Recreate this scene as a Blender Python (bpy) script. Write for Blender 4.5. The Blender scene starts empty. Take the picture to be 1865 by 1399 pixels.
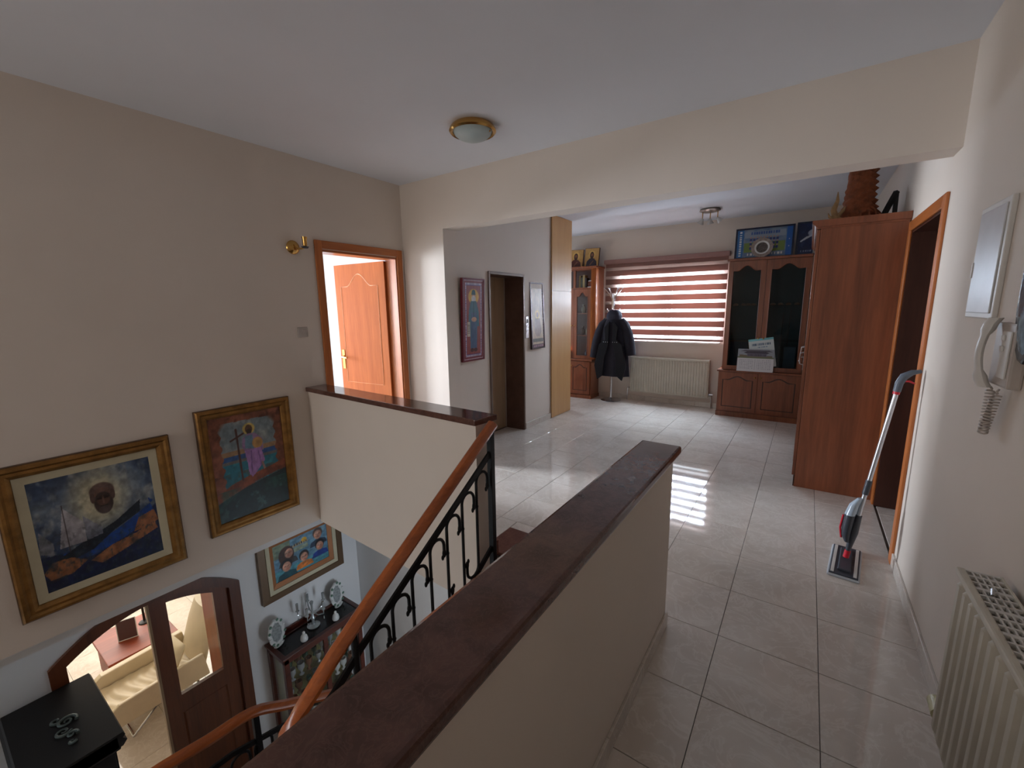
import bpy, bmesh, math, random
import numpy as np
from mathutils import Vector, Matrix
random.seed(7); PI = math.pi
scene = bpy.context.scene
col = scene.collection
# ------------------------------------------------------------------ camera
cam_d = bpy.data.cameras.new('camera'); cam = bpy.data.objects.new('camera', cam_d); col.objects.link(cam)
cam_d.sensor_fit = 'HORIZONTAL'; cam_d.sensor_width = 36.0; cam_d.lens = 778.3 / 1865 * 36
cam_d.clip_start = 0.02
def cam_axes(yaw, pit, rol):
    f = Vector((-math.sin(yaw)*math.cos(pit), math.cos(yaw)*math.cos(pit), math.sin(pit)))
    r = Vector((math.cos(yaw), math.sin(yaw), 0)); u = r.cross(f)
    c, s = math.cos(rol), math.sin(rol)
    return c*r+s*u, -s*r+c*u, f
_r, _u, _f = cam_axes(0.60319, -0.17606, -0.014586)
cam.matrix_world = Matrix(((_r.x, _u.x, -_f.x, 0), (_r.y, _u.y, -_f.y, 0), (_r.z, _u.z, -_f.z, 1.6), (0, 0, 0, 1)))
scene.camera = cam
# ------------------------------------------------------------------ light and exposure
scene.view_settings.view_transform = 'Standard'
scene.view_settings.look = 'None'
scene.view_settings.gamma = 1.0
scene.view_settings.use_curve_mapping = False
scene.view_settings.exposure = 0.58
world = bpy.data.worlds.new('sky'); scene.world = world; world.use_nodes = True
bg = world.node_tree.nodes['Background']
bg.inputs[0].default_value = (0.80, 0.90, 1.0, 1); bg.inputs[1].default_value = 4.0
def area(name, loc, direction, sx, sy, power, color):
    l = bpy.data.lights.new(name, 'AREA'); l.shape = 'RECTANGLE'; l.size = sx; l.size_y = sy
    l.energy = power; l.color = color
    o = bpy.data.objects.new(name, l); col.objects.link(o); o.location = loc
    o.rotation_euler = Vector(direction).to_track_quat('-Z', 'Y').to_euler()
    return o
area('daylight_back_window', (-1.93, 7.75, 2.15), (0.0, -1, -0.38), 1.8, 1.3, 760, (0.66, 0.81, 1.0))
area('added_fill_study_side', (-4.42, 6.35, 1.5), (1, -0.1, -0.1), 0.7, 1.3, 13, (0.72, 0.84, 1.0))  # added fill that brightens the study; the side wall has no window
area('daylight_bedroom_balcony', (-9.6, 1.0, 1.8), (1, 0.30, -0.10), 1.2, 2.4, 800, (0.80, 0.88, 1.0))
area('daylight_living_room', (-8.6, 1.6, -1.3), (1, -0.05, -0.45), 2.4, 1.5, 62, (1.0, 0.93, 0.84))
area('added_fill_lower_hall', (-0.62, 2.5, -1.9), (-1, -0.02, 0.05), 0.7, 1.7, 4.6, (0.76, 0.87, 1.0)).data.spread = math.radians(80)  # added fill under the stairs for the hall wall; no glass door here
area('added_fill_behind_camera', (-3.0, -3.3, 1.6), (0.15, 1, 0.05), 1.0, 1.6, 27, (1.0, 0.95, 0.90))  # added soft fill behind the camera, in front of the closed rear wall

# ------------------------------------------------------------------ materials
def srgb(c):
    return tuple((x/12.92 if x <= 0.04045 else ((x+0.055)/1.055)**2.4) for x in c)
def rgb(r, g, b): return srgb((r/255, g/255, b/255))
MATS = {}
def nodemat(name):
    m = bpy.data.materials.new(name); m.use_nodes = True
    nt = m.node_tree; return m, nt, nt.nodes['Principled BSDF']
def tex(nt, kind='Object', scale=(1, 1, 1), rand=False):
    tc = nt.nodes.new('ShaderNodeTexCoord'); mp = nt.nodes.new('ShaderNodeMapping')
    mp.inputs['Scale'].default_value = scale
    nt.links.new(tc.outputs[kind], mp.inputs['Vector'])
    if rand:
        oi = nt.nodes.new('ShaderNodeObjectInfo'); ml = nt.nodes.new('ShaderNodeMath'); ml.operation = 'MULTIPLY'
        ml.inputs[1].default_value = 37.0
        nt.links.new(oi.outputs['Random'], ml.inputs[0]); nt.links.new(ml.outputs[0], mp.inputs['Location'])
    return mp.outputs[0]
def noise(nt, vec, scale, detail=4, rough=0.55, dist=0.0):
    n = nt.nodes.new('ShaderNodeTexNoise'); n.inputs['Scale'].default_value = scale
    n.inputs['Detail'].default_value = detail; n.inputs['Roughness'].default_value = rough
    n.inputs['Distortion'].default_value = dist
    nt.links.new(vec, n.inputs['Vector']); return n.outputs[0]
def ramp(nt, fac, stops):
    r = nt.nodes.new('ShaderNodeValToRGB'); e = r.color_ramp.elements
    while len(e) < len(stops): e.new(0.5)
    for i, (p, c) in enumerate(stops): e[i].position = p; e[i].color = (*c, 1)
    nt.links.new(fac, r.inputs[0]); return r.outputs[0]
def bump(nt, bsdf, h, strength, dist=0.01):
    b = nt.nodes.new('ShaderNodeBump'); b.inputs['Strength'].default_value = strength
    b.inputs['Distance'].default_value = dist
    nt.links.new(h, b.inputs['Height']); nt.links.new(b.outputs[0], bsdf.inputs['Normal'])
def plain(name, c, rough=0.5, metal=0.0, var=0.06, scale=8, bmp=0.0, **kw):
    if name in MATS: return MATS[name]
    m, nt, b = nodemat(name)
    f = noise(nt, tex(nt), scale, 3)
    lo = tuple(x*(1-var) for x in c); hi = tuple(min(1, x*(1+var)) for x in c)
    nt.links.new(ramp(nt, f, [(0.3, lo), (0.7, hi)]), b.inputs['Base Color'])
    b.inputs['Roughness'].default_value = rough; b.inputs['Metallic'].default_value = metal
    for k, v in kw.items(): b.inputs[k.replace('_', ' ')].default_value = v
    if bmp: bump(nt, b, noise(nt, tex(nt), scale*12, 4), bmp)
    MATS[name] = m; return m
def wood(name, dark, light, axis='Z', rough=0.35, fine=60, coat=0.0):
    if name in MATS: return MATS[name]
    m, nt, b = nodemat(name)
    s = {'X': (0.07, 1, 1), 'Y': (1, 0.07, 1), 'Z': (1, 1, 0.07)}[axis]
    v = tex(nt, scale=s)
    n1 = noise(nt, v, 5, 5, 0.6, 0.7); n2 = noise(nt, v, fine, 4, 0.6)
    mx = nt.nodes.new('ShaderNodeMath'); mx.operation = 'MULTIPLY_ADD'; mx.inputs[1].default_value = 0.35
    ms = nt.nodes.new('ShaderNodeMath'); ms.operation = 'MULTIPLY'; ms.inputs[1].default_value = 0.65
    nt.links.new(n1, ms.inputs[0]); nt.links.new(n2, mx.inputs[0]); nt.links.new(ms.outputs[0], mx.inputs[2])
    nt.links.new(ramp(nt, mx.outputs[0], [(0.34, dark), (0.62, light)]), b.inputs['Base Color'])
    b.inputs['Roughness'].default_value = rough; b.inputs['Coat Weight'].default_value = coat
    b.inputs['Coat Roughness'].default_value = 0.15
    bump(nt, b, n2, 0.08, 0.004)
    MATS[name] = m; return m
def stone(name, c1, c2, vein, rough=0.1, rand=True, scale=3.0):
    m, nt, b = nodemat(name)
    v = tex(nt, rand=rand)
    n1 = noise(nt, v, scale, 5, 0.55, 0.8); n2 = noise(nt, v, scale*1.5, 8, 0.62, 2.2)
    base = ramp(nt, n1, [(0.32, c1), (0.66, c2)])
    vf = ramp(nt, n2, [(0.46, (0, 0, 0)), (0.50, (1, 1, 1)), (0.54, (0, 0, 0))])
    mix = nt.nodes.new('ShaderNodeMix'); mix.data_type = 'RGBA'
    sc = nt.nodes.new('ShaderNodeMath'); sc.operation = 'MULTIPLY'; sc.inputs[1].default_value = 0.45
    nt.links.new(vf, sc.inputs[0]); nt.links.new(sc.outputs[0], mix.inputs[0])
    nt.links.new(base, mix.inputs[6]); mix.inputs[7].default_value = (*vein, 1)
    nt.links.new(mix.outputs[2], b.inputs['Base Color'])
    b.inputs['Roughness'].default_value = rough
    if rand: bump(nt, b, noise(nt, tex(nt), 2.2, 1), 0.02, 0.002)
    MATS[name] = m; return m
def glassy(name, tint, mix=0.75, rough=0.02):
    m = bpy.data.materials.new(name); m.use_nodes = True; nt = m.node_tree; nt.nodes.clear()
    o = nt.nodes.new('ShaderNodeOutputMaterial'); mx = nt.nodes.new('ShaderNodeMixShader')
    t = nt.nodes.new('ShaderNodeBsdfTransparent'); g = nt.nodes.new('ShaderNodeBsdfGlossy')
    lw = nt.nodes.new('ShaderNodeLayerWeight'); lw.inputs[0].default_value = 0.5
    pw = nt.nodes.new('ShaderNodeMath'); pw.operation = 'POWER'; pw.inputs[1].default_value = 4.0
    ma = nt.nodes.new('ShaderNodeMath'); ma.operation = 'MULTIPLY_ADD'; ma.inputs[1].default_value = 0.8; ma.inputs[2].default_value = 0.03
    nt.links.new(lw.outputs['Facing'], pw.inputs[0]); nt.links.new(pw.outputs[0], ma.inputs[0])
    t.inputs[0].default_value = (*tint, 1); g.inputs['Roughness'].default_value = rough
    nt.links.new(ma.outputs[0], mx.inputs[0]); nt.links.new(t.outputs[0], mx.inputs[1])
    nt.links.new(g.outputs[0], mx.inputs[2]); nt.links.new(mx.outputs[0], o.inputs[0])
    MATS[name] = m; return m
def sheer(name, c, transp, trans_col):
    m = bpy.data.materials.new(name); m.use_nodes = True; nt = m.node_tree; nt.nodes.clear()
    o = nt.nodes.new('ShaderNodeOutputMaterial'); mx = nt.nodes.new('ShaderNodeMixShader'); m2 = nt.nodes.new('ShaderNodeMixShader')
    t = nt.nodes.new('ShaderNodeBsdfTransparent'); d = nt.nodes.new('ShaderNodeBsdfDiffuse'); tr = nt.nodes.new('ShaderNodeBsdfTranslucent')
    n = noise(nt, tex(nt, scale=(1, 1, 30)), 30, 2)
    cc = ramp(nt, n, [(0.3, tuple(x*.9 for x in c)), (0.7, c)])
    nt.links.new(cc, d.inputs[0]); tr.inputs[0].default_value = (*trans_col, 1)
    m2.inputs[0].default_value = 0.5; mx.inputs[0].default_value = transp
    nt.links.new(d.outputs[0], m2.inputs[1]); nt.links.new(tr.outputs[0], m2.inputs[2])
    nt.links.new(m2.outputs[0], mx.inputs[1]); nt.links.new(t.outputs[0], mx.inputs[2]); nt.links.new(mx.outputs[0], o.inputs[0])
    MATS[name] = m; return m
def artmat(name, rough=0.4):
    if name in MATS: return MATS[name]
    m, nt, b = nodemat(name)
    a = nt.nodes.new('ShaderNodeAttribute'); a.attribute_name = 'paint'
    nt.links.new(a.outputs['Color'], b.inputs['Base Color']); b.inputs['Roughness'].default_value = rough
    bump(nt, b, noise(nt, tex(nt), 90, 4), 0.15, 0.004)
    MATS[name] = m; return m
wall_m = plain('cream_wall_paint', rgb(219, 207, 195), 0.75, var=0.025, scale=1.6, bmp=0.08)
white_m = plain('white_wall_paint', rgb(226, 226, 226), 0.75, var=0.02, scale=1.5)
ceil_m = plain('white_ceiling_paint', rgb(221, 223, 229), 0.8, var=0.02, scale=1.2, bmp=0.06)
tile_m = stone('polished_beige_tile', rgb(206, 195, 184), rgb(222, 213, 203), rgb(236, 230, 222), 0.045)
grout_m = plain('grey_grout', rgb(112, 104, 98), 0.8)
skirt_m = stone('beige_skirting_stone', rgb(196, 186, 176), rgb(212, 203, 193), rgb(226, 219, 211), 0.15)
brownstone_m = stone('polished_brown_stone', rgb(78, 52, 45), rgb(100, 69, 60), rgb(112, 82, 72), 0.11, rand=False, scale=14)
redstone_m = stone('reddish_brown_stair_stone', rgb(96, 62, 54), rgb(120, 80, 70), rgb(132, 94, 82), 0.25, scale=10)
oak_m = wood('varnished_orange_oak', rgb(150, 80, 34), rgb(196, 116, 58), 'Z', 0.38, coat=0.08)
oak_y = wood('varnished_orange_oak_along_y', rgb(150, 80, 34), rgb(192, 112, 54), 'Y', 0.3, coat=0.3)
rail_m = wood('handrail_oak', rgb(138, 68, 26), rgb(186, 100, 44), 'Y', 0.28, coat=0.4)
cab_m = wood('reddish_cabinet_wood', rgb(108, 56, 33), rgb(150, 85, 53), 'Z', 0.38, coat=0.2)
ward_m = wood('wardrobe_wood_veneer', rgb(100, 53, 31), rgb(144, 81, 50), 'Z', 0.42, fine=40, coat=0.15)
dark_wood = wood('dark_brown_wood', rgb(48, 24, 16), rgb(72, 38, 26), 'Z', 0.4)
mahog_m = wood('mahogany', rgb(64, 24, 16), rgb(98, 42, 28), 'Y', 0.3, coat=0.3)
black_m = plain('near_black_lacquered_wood', rgb(13, 10, 10), 0.6)
maple_m = wood('pale_maple_laminate', rgb(188, 142, 92), rgb(202, 158, 106), 'Z', 0.42)
beigewood_m = wood('greyish_brown_door_veneer', rgb(156, 128, 98), rgb(178, 150, 120), 'Z', 0.45)
iron_m = plain('black_wrought_iron', rgb(18, 18, 20), 0.42, 0.5, bmp=0.25, scale=14)
gold_m = plain('antique_gold_frame', rgb(140, 102, 54), 0.34, 0.7, var=0.3, scale=14, bmp=0.2)
darkgold_m = plain('dark_gold_frame_edge', rgb(84, 58, 34), 0.45, 0.4, var=0.3, scale=14)
brass_m = plain('polished_brass', rgb(200, 158, 92), 0.2, 1.0)
chrome_m = plain('chrome', rgb(200, 202, 206), 0.15, 1.0)
alu_m = plain('brushed_aluminium', rgb(205, 208, 214), 0.28, 0.85)
mat_cream = plain('cream_picture_mat', rgb(196, 188, 160), 0.7)
radi_m = plain('cream_radiator_enamel', rgb(205, 198, 182), 0.35)
plas_m = plain('white_plastic', rgb(214, 210, 204), 0.4)
plasg_m = plain('grey_beige_plastic', rgb(186, 176, 168), 0.4)
dgrey_m = plain('dark_grey_plastic', rgb(62, 66, 74), 0.42)
red_m = plain('red_plastic', rgb(206, 34, 52), 0.35)
coat_m = plain('dark_navy_wool', rgb(24, 22, 36), 0.85, var=0.2, scale=30, bmp=0.3)
velvet_m = plain('black_velvet_trim', rgb(11, 10, 18), 0.9)
cream_f = plain('cream_leather', rgb(216, 200, 170), 0.5, var=0.04)
pillow_m = plain('pale_cushion_cloth', rgb(232, 216, 184), 0.8)
lamp_glass = plain('frosted_lamp_glass', rgb(176, 190, 190), 0.35, var=0.03)
blind_op = sheer('rose_brown_blind_band', rgb(184, 148, 140), 0.0, rgb(120, 88, 78))
blind_sh = sheer('sheer_blind_mesh', rgb(214, 200, 192), 0.60, rgb(150, 132, 124))
glass_m = glassy('clear_glass', (0.96, 0.97, 0.97))
darkglass_m = glassy('smoked_glass', (0.62, 0.70, 0.73))
pvc_m = plain('white_window_frame', rgb(226, 226, 226), 0.4)
teal_m = plain('dark_teal_cabinet_lining', rgb(52, 84, 94), 0.7)
porc_m = plain('white_porcelain', rgb(222, 224, 222), 0.2)
green_m = plain('green_ceramic_leaf', rgb(96, 130, 112), 0.3)
crystal_m = plain('crystal', rgb(190, 198, 200), 0.08, 0.6)
bark_m = plain('reddish_palm_bark', rgb(140, 76, 44), 0.9, var=0.35, scale=20, bmp=0.9)
drift_m = plain('pale_dry_husk', rgb(150, 118, 80), 0.9, var=0.3, scale=20, bmp=0.6)
# ------------------------------------------------------------------ mesh builder
class M:
    def __init__(s, xf=None): s.v = []; s.f = []; s.xf = xf
    def add(s, vs, fs):
        n = len(s.v)
        for p in vs:
            p = Vector(p); s.v.append(s.xf @ p if s.xf is not None else p)
        s.f += [tuple(n+i for i in f) for f in fs]; return s
    def box(s, x0, x1, y0, y1, z0, z1):
        return s.add([(x0,y0,z0),(x1,y0,z0),(x1,y1,z0),(x0,y1,z0),(x0,y0,z1),(x1,y0,z1),(x1,y1,z1),(x0,y1,z1)],
              [(0,3,2,1),(4,5,6,7),(0,1,5,4),(1,2,6,5),(2,3,7,6),(3,0,4,7)])
    def loft(s, rings, cap=True, closed=False):
        n = len(rings[0]); vs = [p for r in rings for p in r]; fs = []
        k = len(rings)
        for i in range(k if closed else k-1):
            j = (i+1) % k
            for a in range(n):
                b = (a+1) % n; fs.append((i*n+a, i*n+b, j*n+b, j*n+a))
        if cap and not closed: fs += [tuple(range(n))[::-1], tuple(range((k-1)*n, k*n))]
        return s.add(vs, fs)
    def tube(s, path, r, n=8, closed=False, sq=None):
        P = [Vector(p) for p in path]; rings = []; up = None; k = len(P)
        for i, p in enumerate(P):
            if closed: t = P[(i+1) % k]-P[i-1]
            else: t = P[min(i+1, k-1)]-P[max(i-1, 0)]
            t.normalize()
            if up is None:
                up = Vector((0, 0, 1)) if abs(t.z) < 0.9 else Vector((1, 0, 0))
            up = (up - t*up.dot(t)); up.normalize(); sd = t.cross(up)
            rr = r[i] if isinstance(r, (list, tuple)) else r
            if sq:
                w, h = sq; rings.append([p+sd*a*w/2+up*b*h/2 for a, b in ((-1,-1),(1,-1),(1,1),(-1,1))])
            else:
                rings.append([p+(sd*math.cos(2*PI*a/n)+up*math.sin(2*PI*a/n))*rr for a in range(n)])
        return s.loft(rings, closed=closed)
    def cyl(s, a, b, r, n=16, r2=None): return s.tube([a, b], [r, r if r2 is None else r2], n)
    def lathe(s, prof, c=(0, 0, 0), n=20, axis='Z', sx=1, sy=1, closed=False):
        c = Vector(c); rings = []
        for r, z in prof:
            ring = []
            for a in range(n):
                x, y = max(r, 1e-4)*math.cos(2*PI*a/n)*sx, max(r, 1e-4)*math.sin(2*PI*a/n)*sy
                ring.append(c+(Vector((x, y, z)) if axis == 'Z' else Vector((z, x, y)) if axis == 'X' else Vector((y, z, x))))
            rings.append(ring)
        return s.loft(rings, closed=closed)
    def sph(s, c, r, n=12, m=8):
        if not isinstance(r, (tuple, list)): r = (r, r, r)
        c = Vector(c); rings = []
        for i in range(m+1):
            ph = PI*i/m; q = max(math.sin(ph), 1e-3)
            rings.append([c+Vector((r[0]*q*math.cos(2*PI*a/n), r[1]*q*math.sin(2*PI*a/n), -r[2]*math.cos(ph))) for a in range(n)])
        return s.loft(rings)
    def prism(s, poly, axis, a, b):
        def P(u, v, w):
            return {'X': (w, u, v), 'Y': (u, w, v), 'Z': (u, v, w)}[axis]
        return s.loft([[P(u, v, a) for u, v in poly], [P(u, v, b) for u, v in poly]])
    def ringplate(s, outer, inner, axis, a, b):
        """plate between two outlines with equal vertex counts"""
        def P(u, v, w): return {'X': (w, u, v), 'Y': (u, w, v), 'Z': (u, v, w)}[axis]
        R = [[P(u, v, a) for u, v in outer], [P(u, v, b) for u, v in outer], [P(u, v, b) for u, v in inner], [P(u, v, a) for u, v in inner]]
        return s.loft(R, closed=True)
    def grid(s, fn, nu, nv):
        vs = [fn(i/nu, j/nv) for j in range(nv+1) for i in range(nu+1)]
        fs = [(j*(nu+1)+i, j*(nu+1)+i+1, (j+1)*(nu+1)+i+1, (j+1)*(nu+1)+i) for j in range(nv) for i in range(nu)]
        return s.add(vs, fs)
    def build(s, name, mat, parent=None, smooth=False, bevel=0.0, paint=None, recalc=True, org=None, seg=2):
        lo = Vector([min(v[i] for v in s.v) for i in range(3)]); hi = Vector([max(v[i] for v in s.v) for i in range(3)])
        o0 = Vector(org) if org is not None else Vector(((lo.x+hi.x)/2, (lo.y+hi.y)/2, lo.z))
        me = bpy.data.meshes.new(name)
        me.from_pydata([tuple(v-o0) for v in s.v], [], s.f)
        bm = bmesh.new(); bm.from_mesh(me)
        if recalc: bmesh.ops.recalc_face_normals(bm, faces=bm.faces)
        if bevel > 0:
            es = [e for e in bm.edges if len(e.link_faces) == 2 and e.calc_face_angle(0) > 0.6]
            bmesh.ops.bevel(bm, geom=es, offset=bevel, segments=seg, profile=0.6, affect='EDGES', clamp_overlap=True)
        bm.to_mesh(me); bm.free()
        if smooth:
            me.polygons.foreach_set('use_smooth', [True]*len(me.polygons))
            try: me.set_sharp_from_angle(angle=math.radians(38))
            except Exception: pass
        if paint is not None:
            at = me.color_attributes.new('paint', 'FLOAT_COLOR', 'POINT')
            at.data.foreach_set('color', np.asarray(paint, dtype=np.float32).ravel())
        me.materials.append(mat)
        o = bpy.data.objects.new(name, me); col.objects.link(o)
        if parent is not None:
            o.parent = parent; o.location = o0 - wloc(parent)
        else: o.location = o0
        return o
def wloc(o):
    l = Vector(o.location)
    while o.parent: o = o.parent; l += Vector(o.location)
    return l
def empty(name, loc):
    o = bpy.data.objects.new(name, None); col.objects.link(o); o.location = loc; o.empty_display_size = 0.05; return o
def tag(o, label=None, cat=None, group=None, kind=None):
    if label: o['label'] = label
    if cat: o['category'] = cat
    if group: o['group'] = group
    if kind: o['kind'] = kind
    return o
def thing(name, loc, label, cat, group=None): return tag(empty(name, loc), label, cat, group)
def struct(o): o['kind'] = 'structure'; return o
def copy_tree(o, off, parent=None):
    c = o.copy(); col.objects.link(c); c.parent = parent
    if parent is None: c.location = Vector(o.location)+Vector(off)
    for ch in [x for x in o.children]: copy_tree(ch, (0, 0, 0), c)
    return c
# ------------------------------------------------------------------ art canvases (colour per vertex on a fine grid: flat print)
class Art:
    def __init__(s, nu, nv, base):
        s.nu, s.nv = nu, nv
        s.u, s.v = np.meshgrid(np.linspace(0, 1, nu+1), np.linspace(0, 1, nv+1))
        s.c = np.ones((nv+1, nu+1, 3))*np.array(base)/255.0
        s.rng = np.random.RandomState(nu*7+nv)
    def fbm(s, sc, seed=0, asp=1.0):
        r = np.random.RandomState(seed); out = 0; amp = 1; tot = 0
        for o in range(4):
            g = r.rand(64, 64); x = s.u*sc*asp; y = s.v*sc
            xi = x.astype(int) % 63; yi = y.astype(int) % 63; fx = x-np.floor(x); fy = y-np.floor(y)
            fx = fx*fx*(3-2*fx); fy = fy*fy*(3-2*fy)
            out = out+amp*((g[yi, xi]*(1-fx)+g[yi, xi+1]*fx)*(1-fy)+(g[yi+1, xi]*(1-fx)+g[yi+1, xi+1]*fx)*fy)
            tot += amp; amp *= 0.5; sc *= 2
        return out/tot
    def put(s, mask, c, a=1.0):
        k = (np.clip(mask, 0, 1)*a)[..., None]; s.c = s.c*(1-k)+np.array(c)/255.0*k
    def ell(s, cx, cy, rx, ry, c, a=1.0, soft=0.12):
        d = np.sqrt(((s.u-cx)/rx)**2+((s.v-cy)/ry)**2); s.put((1-d)/soft+0.5, c, a)
    def rect(s, x0, y0, x1, y1, c, a=1.0): s.put(((s.u >= x0) & (s.u <= x1) & (s.v >= y0) & (s.v <= y1)).astype(float), c, a)
    def poly(s, pts, c, a=1.0):
        ins = np.zeros_like(s.u, bool); n = len(pts)
        for i in range(n):
            x1, y1 = pts[i]; x2, y2 = pts[(i+1) % n]
            if y1 == y2: continue
            cond = (y1 > s.v) != (y2 > s.v)
            ins ^= cond & (s.u < (x2-x1)*(s.v-y1)/(y2-y1)+x1)
        s.put(ins.astype(float), c, a)
    def line(s, x0, y0, x1, y1, w, c, a=1.0, asp=1.0):
        dx, dy = x1-x0, (y1-y0)*asp; L = dx*dx+dy*dy
        t = np.clip(((s.u-x0)*dx+(s.v-y0)*asp*dy)/max(L, 1e-9), 0, 1)
        d = np.hypot(s.u-x0-t*dx, (s.v-y0)*asp-t*dy); s.put((w-d)/(w*0.4)+0.5, c, a)
    def marks(s, x0, y0, x1, y1, n, c, vertical=False, w=0.35, a=1.0, seed=1):
        r = random.Random(seed)
        for i in range(n):
            t0, t1 = (i+0.15)/n, (i+0.15+w+0.35*r.random())/n
            if vertical: s.rect(x0, y0+(y1-y0)*t0, x1, y0+(y1-y0)*t1, c, a)
            else: s.rect(x0+(x1-x0)*t0, y0, x0+(x1-x0)*t1, y1, c, a)
    def mottled(s, amt=0.25, sc=9, seed=3):
        s.c = np.clip(s.c*(1+amt*(s.fbm(sc, seed)[..., None]-0.5)*2), 0, 1)
    def colors(s):
        c = s.c.reshape(-1, 3); lin = np.where(c <= 0.04045, c/12.92, ((c+0.055)/1.055)**2.4)
        return np.concatenate([lin, np.ones((len(lin), 1))], 1)
    def build(s, xf, w, h, name, parent, n=0.0, rough=0.4):
        m = M(xf); m.grid(lambda a, b: (a*w, b*h, n), s.nu, s.nv)
        return m.build(name, artmat('painted_print_%d' % int(rough*100), rough), parent, paint=s.colors(), recalc=False)
def frame_loop(m, w, h, prof):
    """prof: list of (inset, height); rings around the rectangle 0..w, 0..h"""
    rings = []
    for d, n in prof: rings.append([(d, d, n), (w-d, d, n), (w-d, h-d, n), (d, h-d, n)])
    return m.loft(rings, closed=True)
def basis(o, u, v):
    u = Vector(u).normalized(); v = Vector(v).normalized(); n = u.cross(v)
    return Matrix(((u.x, v.x, n.x, o[0]), (u.y, v.y, n.y, o[1]), (u.z, v.z, n.z, o[2]), (0, 0, 0, 1)))
def left_wall(x, y0, z0): return basis((x, y0, z0), (0, 1, 0), (0, 0, 1))      # looks towards +x
def back_wall(x0, y, z0, tilt=0.0): return basis((x0, y, z0), (1, 0, 0), (0, math.sin(tilt), math.cos(tilt)))   # looks towards -y
# ================================================================== SETTING
XL, XR, YB, ZC = -3.544, 0.563, 7.2, 2.84
G = 0.403; GX0, GY0 = -0.23, 2.091
def tiles(parent, rects, z, gx0, gy0, g=G, mat=None):
    cache = {}
    for (x0, x1, y0, y1) in rects:
        for i in range(math.floor((x0-gx0)/g+1e-4), math.ceil((x1-gx0)/g-1e-4)):
            for j in range(math.floor((y0-gy0)/g+1e-4), math.ceil((y1-gy0)/g-1e-4)):
                a0, a1 = max(x0, gx0+i*g)+0.0013, min(x1, gx0+(i+1)*g)-0.0013
                b0, b1 = max(y0, gy0+j*g)+0.0013, min(y1, gy0+(j+1)*g)-0.0013
                w, h = a1-a0, b1-b0
                if w < 0.02 or h < 0.02: continue
                k = (round(w, 3), round(h, 3))
                if k not in cache:
                    b = M().box(-w/2, w/2, -h/2, h/2, -0.012, 0); o = b.build('tile', mat or tile_m, parent, bevel=0.0012, seg=1); cache[k] = o.data
                else:
                    o = bpy.data.objects.new('tile', cache[k]); col.objects.link(o); o.parent = parent
                o.location = Vector(((a0+a1)/2, (b0+b1)/2, z-0.012)) - wloc(parent)
                o.rotation_euler = (random.uniform(-1, 1)*0.0012, random.uniform(-1, 1)*0.0012, 0)
slab = M()
slab.box(-0.6, 0.9, -3.4, 2.09, -0.29, -0.0125)
slab.box(-0.633, 0.9, 2.09, 7.4, -0.29, -0.0125)
slab.box(-1.687, -0.633, 2.40, 7.4, -0.29, -0.0125)
slab.box(-3.70, -1.687, 2.085, 7.4, -0.29, -0.0125)
slab.box(-4.7, -3.70, 3.3, 7.4, -0.29, -0.0125)
floor = struct(slab.build('floor', grout_m, org=(0, 0, 0)))
tiles(floor, [(-0.6, XR, -0.73, 2.091), (-0.633, XR, 2.091, YB), (-1.687, -0.633, 2.40, 2.494), (-3.051, -0.633, 2.494, YB), (-3.051, -1.69, 2.091, 2.494),
              (XL, -3.051, 2.091, 3.178), (-4.5, -3.051, 5.93, YB), (-3.273, -3.051, 3.94, 4.61), (XR+0.014, XR+0.188, 3.382, 4.262)], 0.0, GX0, GY0)
FZ = -3.14
lowf = struct(M().box(-10.2, 0.9, -3.4, 7.0, FZ-0.2, FZ-0.0125).build('floor', grout_m, org=(0, 0, FZ)))
tiles(lowf, [(-9.3, -4.62, -0.3, 2.6), (-4.5, -2.2, 0.2, 2.98)], FZ, -4.5, 0.2, 0.403*1.24)
struct(M().box(-10.2, 0.9, -3.4, 7.6, ZC, ZC+0.2).build('ceiling', ceil_m))
struct(M().box(-10.2, -3.70, -3.4, 3.3, -0.42, -0.29).build('ceiling', white_m))
# walls with openings
w = M()
w.box(XL-0.16, XL, -3.4, 2.243, -0.29, ZC); w.box(XL-0.16, XL, 3.09, 3.34, -0.29, ZC); w.box(XL-0.16, XL, 2.243, 3.09, 2.126, ZC); w.box(XL-0.16, XL, 2.243, 3.09, -0.29, 0)
struct(w.build('wall_left', wall_m, org=(XL, 0, 0)))
D0, D1 = 3.36, 4.285           # opening in the right wall
w = M(); w.box(XR, XR+0.24, -3.4, D0, 0, ZC); w.box(XR, XR+0.24, D1, 7.4, 0, ZC); w.box(XR, XR+0.24, D0, D1, 2.11, ZC)
struct(w.build('wall_right', wall_m, org=(XR, 0, 0)))
w = M(); w.box(XL, -2.97, 3.178, 3.36, 0, ZC); w.box(-2.97, XR, 3.178, 3.36, 2.36, ZC)
struct(w.build('wall_middle', wall_m))
w = M(); w.box(-3.5, -3.0, 3.36, 3.925, 0, ZC); w.box(-3.5, -3.0, 4.625, 5.40, 0, ZC); w.box(-3.5, -3.0, 3.925, 4.625, 1.995, ZC)
w.box(-3.5, -3.30, 3.925, 4.625, 0, 1.995)
struct(w.build('wall_elevator', wall_m))
struct(M().box(-4.6, -3.5, 5.0, 5.93, 0, ZC).build('wall_recess', wall_m))
struct(M().box(-4.7, -4.5, 5.93, 7.4, 0, ZC).build('wall_study', wall_m))
WX0, WX1, WZ0, WZ1 = -2.70, -1.10, 1.03, 2.13
w = M(); w.box(-4.7, WX0, YB, YB+0.2, 0, ZC); w.box(WX1, 0.9, YB, YB+0.2, 0, ZC); w.box(WX0, WX1, YB, YB+0.2, 0, WZ0); w.box(WX0, WX1, YB, YB+0.2, WZ1, ZC)
struct(w.build('wall_back', wall_m))
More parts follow.
